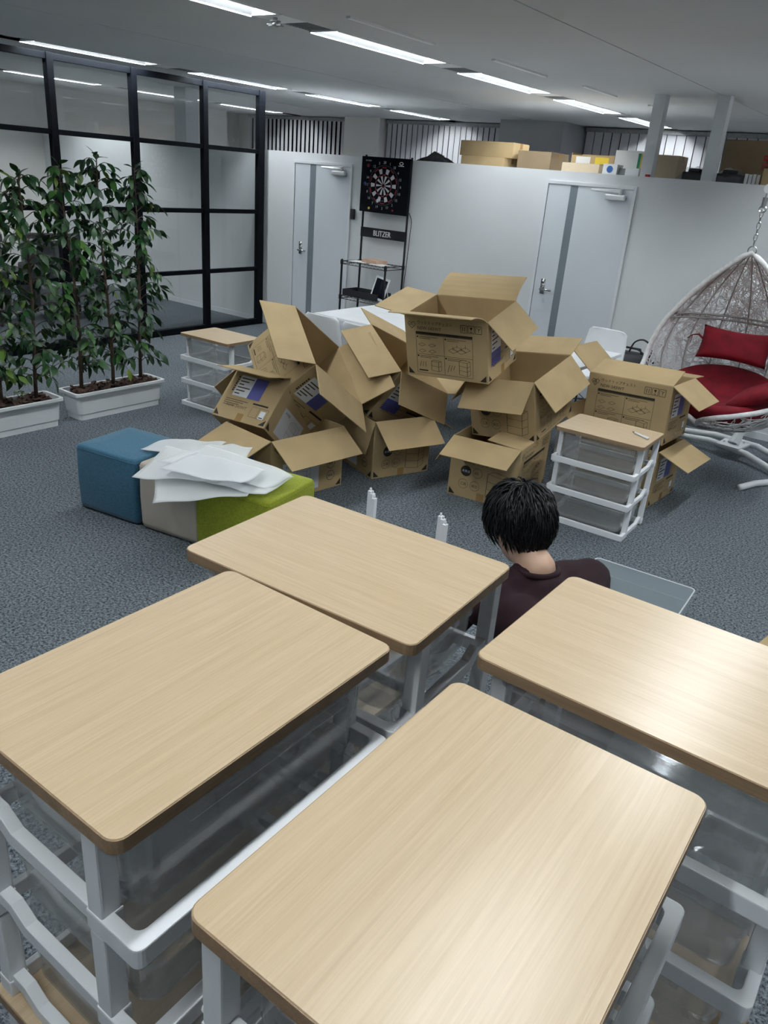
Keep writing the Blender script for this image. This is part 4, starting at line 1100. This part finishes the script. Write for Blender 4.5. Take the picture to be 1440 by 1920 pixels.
for k in range(1500):
    z = rr.uniform(0.38, 1.52)
    if rr.random() > erad(z) / 0.57 + 0.1: continue
    ph = rr.uniform(-1, 1) * prim(z)
    d = rr.uniform(0, 2 * pi); cur = rr.uniform(-0.5, 0.5); pts = []
    for q in range(9):
        if not inside(ph, z): break
        pts.append(ept(ph, z, 1.0 + 0.012 * sin(q * 1.7 + k)))
        st = 0.035
        z += st * sin(d); ph += st * cos(d) / max(0.08, erad(min(max(z, 0.37), 1.56))); d += cur
    if len(pts) > 2: we.tube(pts, 0.0032, 4, cap=False)
wo = we.build('weave', 'rattan', ec); wo['kind'] = 'stuff'
# chain
hr = MB().tube([(0.028 * cos(k * pi / 8), 0, 1.595 + 0.028 * sin(k * pi / 8)) for k in range(16)], 0.005, 6, True); hr.build('ring', 'chrome', ec)
z = 1.62
for k in range(6):
    lk = MB(); pts = []
    for q in range(14):
        a = 2 * pi * q / 14; xx, z_ = 0.011 * cos(a), 0.024 * sin(a)
        pts.append((xx, 0, z + 0.022 + z_) if k % 2 else (0, xx, z + 0.022 + z_))
    lk.tube(pts, 0.0032, 5, True); lk.build('chain_link', 'chrome', ec); z += 0.0375
MB().tube([(0.022 * cos(k * pi / 7), 0, z + 0.012 + 0.020 * sin(k * pi / 7)) for k in range(14)], 0.005, 6, True).build('hook', 'chrome', ec)
MB().cyl((0, 0, z + 0.02), (0, 0, z + 0.085), 0.016, 12).build('spring', 'grey_plastic', ec)
MB().cyl((0, 0, z + 0.085), (0, 0, 1.955), 0.004, 6).build('hook', 'chrome', ec)
# stand: bent pole behind, two bowed base pipes, forward feet
es = thing('chair_stand', 'white tubular stand carrying the hanging chair', 'chair stand', (EX, EY, 0))
pole = [(0.09, 0.62, 0.07), (0.13, 0.72, 0.25), (0.22, 0.90, 0.60), (0.30, 1.02, 1.0), (0.33, 1.06, 1.4), (0.30, 1.00, 1.75), (0.22, 0.74, 1.95), (0.12, 0.38, 1.99), (0.02, -0.02, 1.985)]
MB().tube(pole, 0.026, 12).build('pole', 'white_paint', es, smooth=True)
MB().cyl((0.02, -0.02, 1.985), (0.012, -0.05, 1.984), 0.029, 12).build('end_cap', 'white_plastic', es)
MB().tube([(-0.60, 0.55, 0.03), (-0.40, 0.70, 0.08), (-0.10, 0.76, 0.10), (0.25, 0.74, 0.09), (0.62, 0.56, 0.03)], 0.024, 10).build('base_pipe', 'white_paint', es, smooth=True)
MB().tube([(-0.64, 0.34, 0.024), (-0.42, 0.56, 0.07), (-0.10, 0.62, 0.08), (0.22, 0.52, 0.07), (0.55, 0.30, 0.03)], 0.024, 10).build('base_pipe', 'white_paint', es, smooth=True)
MB().tube([(0.36, -0.19, 0.022), (0.42, -0.02, 0.022), (0.50, 0.12, 0.022), (0.55, 0.30, 0.03), (0.62, 0.56, 0.03)], 0.024, 10).build('foot', 'white_paint', es, smooth=True)
MB().tube([(-0.44, -0.05, 0.022), (-0.55, 0.12, 0.022), (-0.64, 0.34, 0.024), (-0.60, 0.55, 0.03)], 0.024, 10).build('foot', 'white_paint', es, smooth=True)
MB().prism([(-0.02, 0.52), (0.16, 0.50), (0.20, 0.74), (0.0, 0.78)], 0.085, 0.10).build('hub_plate', 'white_paint', es)
for x, y in ((0.02, 0.60), (0.13, 0.58), (0.15, 0.70), (0.04, 0.72)): MB().cyl((x, y, 0.10), (x, y, 0.112), 0.009, 8).build('bolt', 'chrome', es)
MB().tube([(0.09, 0.62, 0.10), (0.11, 0.68, 0.20)], [0.05, 0.03], 10).build('hub_socket', 'white_paint', es)
# cushions
def cushion(name, label, w_, h_, th, M4, nu=18, nv=14, pinch=0.10, shape=None):
    t = MB()
    def fn(sgn):
        def g(u, v):
            x, y = 2 * u - 1, 2 * v - 1
            e = max(0.0, (1 - x ** 4) * (1 - y ** 4)) ** 0.45
            px = x * w_ / 2 * (1 - pinch * (1 - abs(y)) * 0.0 - pinch * (1 - y * y) * abs(x) * 0.35); py = y * h_ / 2 * (1 - pinch * (1 - x * x) * abs(y))
            z = sgn * th / 2 * e
            p = Vector((px, py, z))
            if shape: p = shape(p, x, y)
            return M4 @ p
        return g
    t.grid(fn(1), nu, nv); t.grid(fn(-1), nu, nv)
    me = t.mesh(name, smooth=True)
    bm = bmesh.new(); bm.from_mesh(me); bmesh.ops.remove_doubles(bm, verts=bm.verts, dist=1e-4); bmesh.ops.recalc_face_normals(bm, faces=bm.faces); bm.to_mesh(me); bm.free()
    o = ob(name, me, 'fabric_red')
    if label: tag(o, label, 'cushion', 'red cushions of the hanging chair')
    return o
Mp = Matrix.Translation((EX - 0.0, EY + 0.20, 0.92)) @ Matrix.Rotation(rad(74), 4, 'X')
pl = cushion('head_pillow', 'small red head pillow tied high in the hanging chair', 0.50, 0.245, 0.13, Mp, pinch=0.16)
for sx in (-1, 1):
    q = Mp @ Vector((sx * 0.235, 0.02, 0)); e = MB()
    e.tube([q, q + Vector((sx * 0.04, 0.02, 0.02)), q + Vector((sx * 0.09, 0.05, 0.005)), q + Vector((sx * 0.13, 0.08, -0.03))], [0.008, 0.007, 0.004, 0.003], 6)
    e.tube([q + Vector((sx * 0.09, 0.05, 0.005)), q + Vector((sx * 0.10, 0.06, -0.05))], 0.003, 5)
    ti = e.build('tie_strap', 'fabric_red', pl)
# seat cushion follows the bowl
def bowl(p, x, y):
    rr_ = math.hypot(p.x, p.y)
    return Vector((p.x, p.y, p.z + 0.46 + 0.55 * rr_ ** 2.2 + max(0, p.y) ** 1.5 * 0.55))
def seat_shape(p, x, y):
    # squarish grid to a disc
    X = p.x * math.sqrt(max(0, 1 - y * y / 2)); Y = p.y * math.sqrt(max(0, 1 - x * x / 2))
    return bowl(Vector((X * 1.12, Y * 1.12, p.z)), x, y)
cushion('seat_cushion', 'big round red seat cushion filling the hanging chair', 0.80, 0.78, 0.15, Matrix.Translation((EX - 0.01, EY + 0.02, 0.02)), 26, 26, 0.0, seat_shape)
Mq = Matrix.Translation((EX + 0.31, EY - 0.13, 0.685)) @ Matrix.Rotation(rad(-14), 4, 'Z') @ Matrix.Rotation(rad(-28), 4, 'Y') @ Matrix.Rotation(rad(12), 4, 'X')
cushion('side_cushion', 'small red side cushion at the right of the hanging chair', 0.36, 0.36, 0.10, Mq, pinch=0.12)

# ------------------------------------------------------------------ things stored on top of the white wall
ZT = 2.031
def cbox(name, label, x0, x1, y0, y1, z0, z1, m='cardboard', cat='box', rz=0, bevel=0.003, detail=True):
    t = thing(name, label, cat, ((x0 + x1) / 2, (y0 + y1) / 2, z0), rz, 'things stored on top of the wall')
    a, b, h = (x1 - x0) / 2, (y1 - y0) / 2, z1 - z0
    MB().box2((-a, -b, 0), (a, b, h)).build('body', m, t, bevel=bevel)
    if detail:
        MB().box2((-a - 0.001, -0.025, h - 0.05), (a + 0.001, 0.025, h + 0.001)).build('tape', 'tape', t)
        MB().box2((-a * 0.98, -b * 0.98, h), (a * 0.98, -0.003, h + 0.003)).build('top_flap', m, t); MB().box2((-a * 0.98, 0.003, h), (a * 0.98, b * 0.98, h + 0.003)).build('top_flap', m, t)
    return t
b_ = thing('black_bag', 'crumpled black bag on the wall above the dartboard', 'bag', (-5.09, 7.62, ZT), 0, 'things stored on top of the wall')
MB().grid(lambda u, v: ((u - .5) * 0.38, (v - .5) * 0.22, 0.075 * (sin(pi * u) * sin(pi * v)) ** 0.6 * (1 + 0.35 * sin(9 * u) * cos(7 * v))), 12, 8).build('body', 'charcoal', b_)
MB().tube([(-0.1, 0, 0.05), (-0.02, 0, 0.10), (0.10, 0, 0.06)], 0.010, 6).build('strap', 'charcoal', b_)
cbox('stored_carton', 'long flat carton on top of another carton, left end of the wall', -4.82, -4.19, 7.66, 8.0, 2.121, 2.262)
cbox('stored_carton', 'low carton lying under the long flat carton on the wall', -4.77, -4.25, 7.62, 7.95, ZT, 2.117, 'cardboard')
cbox('stored_carton', 'dark brown carton right of the long flat carton on the wall', -4.17, -3.80, 7.74, 8.15, ZT, 2.198, 'cardboard_dark')
cbox('stored_carton', 'low tan carton on the wall above the left edge of the right door', -3.58, -3.20, 7.55, 7.80, ZT, 2.110, 'cardboard_pale')
oc = thing('open_crate', 'open cardboard tray with papers on the wall above the right door', 'box', (-3.40, 7.95, ZT), 0, 'things stored on top of the wall')
for c_, s_ in (((0, -0.12, 0.08), (0.44, 0.005, 0.16)), ((0, 0.12, 0.09), (0.44, 0.005, 0.18)), ((-0.22, 0, 0.09), (0.005, 0.24, 0.18)), ((0.22, 0, 0.09), (0.005, 0.24, 0.18)), ((0, 0, 0.003), (0.44, 0.24, 0.005))):
    MB().box(c_, s_).build('side', 'cardboard', oc)
MB().box2((-0.17, -0.124, 0.09), (-0.02, -0.1225, 0.15)).build('white_label', 'paper', oc)
MB().box2((0.03, -0.124, 0.09), (0.17, -0.1225, 0.15)).build('yellow_label', 'yellow', oc)
wb = cbox('small_box', 'small white box with a round blue mark on the wall', -3.15, -3.01, 7.52, 7.66, ZT, 2.122, 'paper', detail=False)
MB().cyl((0.0, -0.0705, 0.045), (0.0, -0.0725, 0.045), 0.030, 20).build('blue_mark', 'blue', wb)
cbox('device_box', 'small dark grey device between white boxes on the wall', -3.00, -2.94, 7.55, 7.68, ZT, 2.092, 'grey_plastic', 'device', detail=False)
cbox('small_box', 'small pale grey box in front of the tall white box on the wall', -2.93, -2.80, 7.52, 7.66, ZT, 2.098, 'wall_white', detail=False)
bb = cbox('white_board_box', 'tall white box with green and yellow stripes beside the white post', -3.13, -2.80, 7.72, 7.80, ZT, 2.250, 'paper', detail=False)
for x0, x1, m in ((0.060, 0.085, 'green'), (0.087, 0.098, 'yellow')): MB().box2((x0, -0.0425, 0.02), (x1, -0.0405, 0.20)).build('stripe', m, bb)
MB().box2((0.105, -0.0425, 0.02), (0.120, -0.0405, 0.13)).build('stripe', 'blue', bb)
cbox('stored_carton', 'upright tan carton standing between the two white posts', -2.735, -2.49, 7.60, 7.86, ZT, 2.222, 'cardboard_pale')
o = MB().cyl((0, 0, 0), (0, 0, 0.02), 0.022, 14).build('red_cap', 'red'); o.location = (-2.655, 7.36, ZT); tag(o, 'small red round cap at the foot of the left white post', 'cap')
def wrapped(label, x, y, w_, d_, h_, seed):
    t = thing('wrapped_device', label, 'device', (x, y, ZT), 0, 'things stored on top of the wall')
    MB().box2((-w_ / 2, -d_ / 2, 0), (w_ / 2, d_ / 2, h_)).box2((-w_ / 4, -d_ / 2 - 0.005, h_), (w_ / 4, 0, h_ + 0.03)).build('body', 'black_plastic', t, bevel=0.012)
    ph = seed
    MB().grid(lambda u, v: ((u - .5) * w_ * 1.5, (v - .5) * d_ * 1.35, (h_ + 0.045) * min(1, 3.2 * min(u, 1 - u, v, 1 - v) + 0.06) * (0.9 + 0.18 * sin(13 * u + ph) * sin(11 * v + 2 * ph))), 16, 12).build('plastic_bag', 'poly_bag', t)
wrapped('black device in a clear bag left of the right white post', -2.33, 7.66, 0.20, 0.16, 0.07, 1.0)
wrapped('black device in a clear bag right of the right white post', -2.03, 7.66, 0.22, 0.18, 0.075, 2.0)
for k in range(4):
    o = MB().box2((0, 0, 0), (0.026, 0.20, 0.082 - 0.003 * (k % 2))).build('binder', 'paper' if k < 3 else 'wall_warm', bevel=0.002)
    o.location = (-1.888 + k * 0.033, 7.55, ZT); tag(o, 'white binder standing on the wall, %s of four' % ['leftmost', 'second from left', 'third from left', 'rightmost'][k], 'binder', 'binders on the wall')
cbox('small_box', 'low grey box beside the white binders on the wall', -1.99, -1.90, 7.70, 7.78, ZT, 2.10, 'wall_white', detail=False)
bc = cbox('stored_carton', 'large dark carton with a red sign at the right end of the wall', -2.19, -1.62, 7.86, 8.3, ZT, 2.385, 'cardboard_dark')
MB().box2((0.06, -0.2215, 0.20), (0.15, -0.2205, 0.245)).build('red_sign', 'red', bc)
MB().box2((0.055, -0.2215, 0.13), (0.16, -0.2205, 0.19)).build('pink_sign', 'sign_pink', bc)
put_text('取扱注意', 0.07, 0.018, 0.105, -0.2222, 0.222, 'cardboard_dark', bc, 'sign_text'); put_text('注意', 0.06, 0.035, 0.107, -0.2222, 0.16, 'cardboard_dark', bc, 'sign_text')
cbox('stored_carton', 'tan carton at the right edge of the picture on the wall', -1.74, -1.35, 7.50, 7.80, ZT, 2.16, 'cardboard')

# ------------------------------------------------------------------ furniture behind the glass
def lounge(label, x, y, rz, m1, m2):
    t = thing('lounge_chair', label, 'armchair', (x, y, 0), rz, 'furniture behind the glass')
    MB().box2((-0.34, -0.32, 0.18), (0.34, 0.30, 0.42)).build('seat', m1, t, bevel=0.04)
    MB().box2((-0.34, 0.20, 0.40), (0.34, 0.36, 0.86)).build('backrest', m1, t, bevel=0.04)
    for sx in (-1, 1): MB().box2((sx * 0.34 - 0.05, -0.30, 0.18), (sx * 0.34 + 0.05, 0.32, 0.60)).build('arm', m2, t, bevel=0.03)
    MB().tube([(-0.36, 0.33, 0.88), (0.36, 0.33, 0.88)], 0.045, 10).build('top_roll', m2, t, smooth=True)
    for sx in (-1, 1):
        for sy in (-1, 1): MB().cyl((sx * 0.28, sy * 0.26, 0), (sx * 0.28, sy * 0.26, 0.18), 0.016, 8).build('leg', 'black_metal', t)
lounge('taupe armchair with black roll, leftmost behind the glass and trees', -8.9, 4.35, rad(60), 'taupe', 'charcoal')
lounge('dark grey armchair behind the glass, right of the taupe one', -8.75, 5.35, rad(75), 'grey_plastic', 'charcoal')
lt = thing('low_table', 'low dark table behind the glass between the armchairs', 'table', (-9.75, 5.0, 0), 0, 'furniture behind the glass')
MB().cyl((0, 0, 0.42), (0, 0, 0.45), 0.40, 32).build('table_top', 'charcoal', lt); MB().cyl((0, 0, 0.02), (0, 0, 0.42), 0.03, 12).build('column', 'black_metal', lt); MB().cyl((0, 0, 0), (0, 0, 0.02), 0.24, 24).build('base', 'black_metal', lt)

# ------------------------------------------------------------------ the seated person
def blob(spec, voxel, name, m, parent=None, smooth_it=8):
    """union of spheres along tapered chains and ellipsoids, remeshed into one surface"""
    bm = bmesh.new()
    for s in spec:
        if s[0] == 'e':
            _, c, r_, rot = s
            mt = Matrix.Translation(c) @ (rot.to_4x4() if rot else Matrix.Identity(4)) @ Matrix.Diagonal((*r_, 1))
            bmesh.ops.create_icosphere(bm, subdivisions=3, radius=1.0, matrix=mt)
        else:
            _, pts, rs = s
            for i in range(len(pts) - 1):
                p, q = Vector(pts[i]), Vector(pts[i + 1]); n = max(2, int((q - p).length / (0.45 * min(rs[i], rs[i + 1]))) + 1)
                for k in range(n + 1):
                    e = k / n
                    bmesh.ops.create_icosphere(bm, subdivisions=2, radius=rs[i] * (1 - e) + rs[i + 1] * e, matrix=Matrix.Translation(p.lerp(q, e)))
    me = bpy.data.meshes.new(name); bm.to_mesh(me); bm.free()
    o = bpy.data.objects.new(name, me); col.objects.link(o)
    md = o.modifiers.new('r', 'REMESH'); md.mode = 'VOXEL'; md.voxel_size = voxel
    sm = o.modifiers.new('s', 'SMOOTH'); sm.iterations = smooth_it; sm.factor = 0.5
    dg = bpy.context.evaluated_depsgraph_get()
    me2 = bpy.data.meshes.new_from_object(o.evaluated_get(dg))
    bpy.data.objects.remove(o)
    for p in me2.polygons: p.use_smooth = True
    me2.materials.clear(); me2.name = name
    return ob(name, me2, m, parent)
fd = Vector((-0.86, 0.51, 0)).normalized(); rd = Vector((0.51, 0.86, 0)).normalized(); uz = Vector((0, 0, 1))
HC = Vector((-0.905, 2.003, 0.937))          # head centre
hp = rad(33)
hf = fd * cos(hp) - uz * sin(hp); hu = fd * sin(hp) + uz * cos(hp)
HM = Matrix((rd, hf, hu)).transposed()       # head local: x right, y forward, z up
def hw(p): return HC + HM @ Vector(p)
N = Vector((-0.805, 1.955, 0.835)); hip = Vector((-0.60, 1.83, 0.27)); lum = Vector((-0.615, 1.835, 0.46)); chs = Vector((-0.70, 1.89, 0.66))
shR = N + rd * 0.205 - uz * 0.06 + fd * 0.01; shL = N - rd * 0.195 - uz * 0.06 + fd * 0.01
elR = shR + fd * 0.17 + rd * 0.06 - uz * 0.22; elL = shL + fd * 0.14 - rd * 0.05 - uz * 0.23
wrR = elR + fd * 0.20 - rd * 0.08 + uz * 0.02; wrL = elL + fd * 0.19 + rd * 0.10 + uz * 0.03
knR = hip + fd * 0.40 + rd * 0.17 - uz * 0.16; knL = hip + fd * 0.40 - rd * 0.17 - uz * 0.16
anR = hip - fd * 0.02 + rd * 0.10 - uz * 0.205; anL = hip - fd * 0.02 - rd * 0.10 - uz * 0.205
spec = [('c', [hip, lum, chs, N - uz * 0.06], [0.13, 0.12, 0.125, 0.075]),
        ('e', hip + rd * 0.07, (0.11, 0.12, 0.11), None), ('e', hip - rd * 0.07, (0.11, 0.12, 0.11), None),
        ('c', [N - uz * 0.05, N + uz * 0.01, hw((0, -0.015, -0.085))], [0.062, 0.056, 0.055]),
        ('c', [N - uz * 0.05, shR], [0.06, 0.055]), ('c', [N - uz * 0.05, shL], [0.06, 0.055]),
        ('c', [shR, elR, wrR], [0.05, 0.038, 0.026]), ('c', [shL, elL, wrL], [0.05, 0.038, 0.026]),
        ('c', [hip + rd * 0.08, knR], [0.085, 0.06]), ('c', [hip - rd * 0.08, knL], [0.085, 0.06]),
        ('c', [knR, anR], [0.055, 0.04]), ('c', [knL, anL], [0.055, 0.04]),
        ('c', [anR, anR - fd * 0.16 - uz * 0.01], [0.04, 0.03]), ('c', [anL, anL - fd * 0.16 - uz * 0.01], [0.04, 0.03]),
        # head: skull, face, jaw, nose, ears
        ('e', hw((0, -0.008, 0.025)), (0.076, 0.092, 0.088), HM), ('e', hw((0, 0.020, -0.035)), (0.062, 0.066, 0.080), HM),
        ('e', hw((0, 0.038, -0.085)), (0.038, 0.036, 0.028), HM), ('c', [hw((0, 0.084, -0.005)), hw((0, 0.102, -0.036))], [0.009, 0.013]),
        ('e', hw((-0.078, -0.004, -0.022)), (0.008, 0.019, 0.032), HM), ('e', hw((0.078, -0.004, -0.022)), (0.008, 0.019, 0.032), HM),
        ('e', hw((0, 0.085, -0.062)), (0.022, 0.010, 0.006), HM)]
def hand(wr, dirv, side, thumb):
    s = [('e', wr + dirv * 0.045, (0.036, 0.036, 0.026), None), ('c', [wr, wr + dirv * 0.05], [0.025, 0.028])]
    acr = dirv.cross(uz).normalized() * side
    for k, (off, ln) in enumerate(((0.030, 0.070), (0.010, 0.080), (-0.010, 0.075), (-0.030, 0.058))):
        b0 = wr + dirv * 0.07 + acr * off
        m1 = b0 + dirv * ln * 0.5 - uz * 0.006; m2 = m1 + dirv * ln * 0.28 - uz * 0.022; m3 = m2 - uz * 0.022 + dirv * 0.004
        s.append(('c', [b0, m1, m2, m3], [0.0095, 0.009, 0.0085, 0.0075]))
    tb = wr + dirv * 0.03 + acr * thumb * 0.032
    s.append(('c', [tb, tb + acr * thumb * 0.022 + dirv * 0.03 - uz * 0.008, tb + acr * thumb * 0.016 + dirv * 0.055 - uz * 0.02], [0.012, 0.010, 0.009]))
    return s
spec += hand(wrR, (fd - rd * 0.35).normalized(), 1, -1) + hand(wrL, (fd + rd * 0.4).normalized(), 1, 1)
person = blob(spec, 0.0075, 'person', 'skin')
tag(person, 'person in a dark maroon sweater kneeling with bent head among the chests', 'person')
sw = [('c', [hip + uz * 0.02, lum, chs, N - uz * 0.075], [0.150, 0.145, 0.148, 0.085]),
      ('c', [N - uz * 0.055 - rd * 0.05, N - uz * 0.055 + rd * 0.05], [0.072, 0.072]), ('e', N - fd * 0.022 - uz * 0.028, (0.074, 0.074, 0.045), None), ('c', [N - uz * 0.065, N - uz * 0.022 + fd * 0.010], [0.090, 0.073]),
      ('c', [chs + rd * 0.07, chs - rd * 0.07], [0.13, 0.13]), ('c', [lum + rd * 0.05, lum - rd * 0.05], [0.135, 0.135]),
      ('c', [chs + uz * 0.07 + rd * 0.10, shR], [0.085, 0.070]), ('c', [chs + uz * 0.07 - rd * 0.10, shL], [0.085, 0.070]),
      ('c', [N - uz * 0.055, shR], [0.072, 0.066]), ('c', [N - uz * 0.055, shL], [0.072, 0.066]),
      ('c', [shR, elR, wrR], [0.068, 0.054, 0.040]), ('c', [shL, elL, wrL], [0.068, 0.054, 0.040])]
so = blob(sw, 0.011, 'sweater', 'sweater', person, 6)
for v in so.data.vertices:
    c = v.co
    d = 0.006 * sin(38 * c.z + 9 * sin(11 * c.x) + 7 * c.y) * sin(23 * c.x - 17 * c.y + 5 * c.z)
    v.co = c + v.normal * d
nk = MB().tube([N + rd * 0.062 * cos(k * pi / 12) + fd * (0.062 * sin(k * pi / 12) + 0.004) + uz * (0.006 - 0.006 * sin(k * pi / 12)) for k in range(24)], 0.0095, 8, True)
nk.build('collar', 'sweater', person, smooth=True)
tr_ = [('c', [hip + rd * 0.08, knR], [0.115, 0.078]), ('c', [hip - rd * 0.08, knL], [0.115, 0.078]), ('e', hip, (0.15, 0.15, 0.12), None),
       ('c', [knR, anR], [0.072, 0.058]), ('c', [knL, anL], [0.072, 0.058])]
blob(tr_, 0.012, 'trousers', 'trousers', person, 6)
sk = [('c', [anR + fd * 0.03, anR - fd * 0.16 - uz * 0.01], [0.047, 0.036]), ('c', [anL + fd * 0.03, anL - fd * 0.16 - uz * 0.01], [0.047, 0.036])]
for q_ in sk: blob([q_], 0.01, 'sock', 'charcoal', person, 4)
for sx in (-1, 1): MB().tube([hw((sx * 0.032 - 0.012, 0.082, 0.004)), hw((sx * 0.032, 0.086, 0.003)), hw((sx * 0.032 + 0.012, 0.082, 0.004))], [0.003, 0.006, 0.003], 8).build('eye', 'eye_dark', person)
# hair: a cap over the skull plus many tapered locks
cap = bmesh.new(); bmesh.ops.create_icosphere(cap, subdivisions=4, radius=1.0)
kill = []
for v in cap.verts:
    zs_ = 0.104 if v.co.z > 0 else 0.138
    p = Vector((v.co.x * 0.090, v.co.y * 0.106 - 0.010, v.co.z * zs_ + 0.028)); v.co = p
    face_area = p.y > 0.045 and p.z < 0.045
    ear = (abs(p.x) > 0.040 and p.y > -0.040 and p.z < 0.012) or (p.z < -0.03 and abs(p.x) > 0.060)
    nape = p.z < -0.074
    if face_area or ear or nape: kill.append(v)
bmesh.ops.delete(cap, geom=kill, context='VERTS')
for v in cap.verts: v.co = hw(v.co)
cm_ = bpy.data.meshes.new('hair'); cap.to_mesh(cm_); cap.free()
for p in cm_.polygons: p.use_smooth = True
hair = ob('hair', cm_, 'hair', person)
lk = MB(); rh = random.Random(9)
crown = Vector((0.008, -0.045, 0.118))
def scalp(d):
    return Vector((d.x * 0.090, d.y * 0.106 - 0.010, d.z * (0.104 if d.z > 0 else 0.138) + 0.028))
for k in range(2000):
    z = rh.uniform(-0.70, 1.0); a = rh.uniform(0, 2 * pi); s_ = math.sqrt(1 - z * z); d = Vector((s_ * cos(a), s_ * sin(a), z))
    p = scalp(d)
    if (p.y > 0.04 and p.z < 0.05) or (abs(p.x) > 0.040 and p.y > -0.038 and p.z < 0.030) or (p.z < -0.03 and abs(p.x) > 0.058) or p.z < -0.066: continue
    away = (p - crown)
    nrm = Vector((d.x / 0.089, d.y / 0.106, d.z / 0.104)).normalized()
    tang = away - nrm * away.dot(nrm)
    if tang.length < 0.005: tang = Vector((rh.uniform(-1, 1), rh.uniform(-1, 1), 0))
    tang.normalize()
    low = max(0.0, min(1.0, (p.z + 0.07) / 0.12))
    L_ = (0.026 + 0.040 * low) * rh.uniform(0.75, 1.25)
    if p.y > 0.03: L_ *= 1.35
    sw_ = Vector((rh.uniform(-.8, .8), rh.uniform(-.8, .8), rh.uniform(-.4, .3)))
    pts = []; lift_ = rh.uniform(0.0, 0.022)
    for q in range(4):
        e = q / 3
        dd = d + (tang + sw_ * 0.6) * (L_ * e / 0.1); dd = dd.normalized()
        pts.append(hw(scalp(dd) * 1.0 + nrm * (0.001 + lift_ * e * low + 0.006 * sin(pi * e * 0.8) * low)))
    w0 = rh.uniform(0.0024, 0.0042)
    lk.tube(pts, [w0, w0 * 1.1, w0 * 0.75, 0.0004], 4, cap=False)
hl = lk.build('hair_locks', 'hair', hair, smooth=True); hl['kind'] = 'stuff'
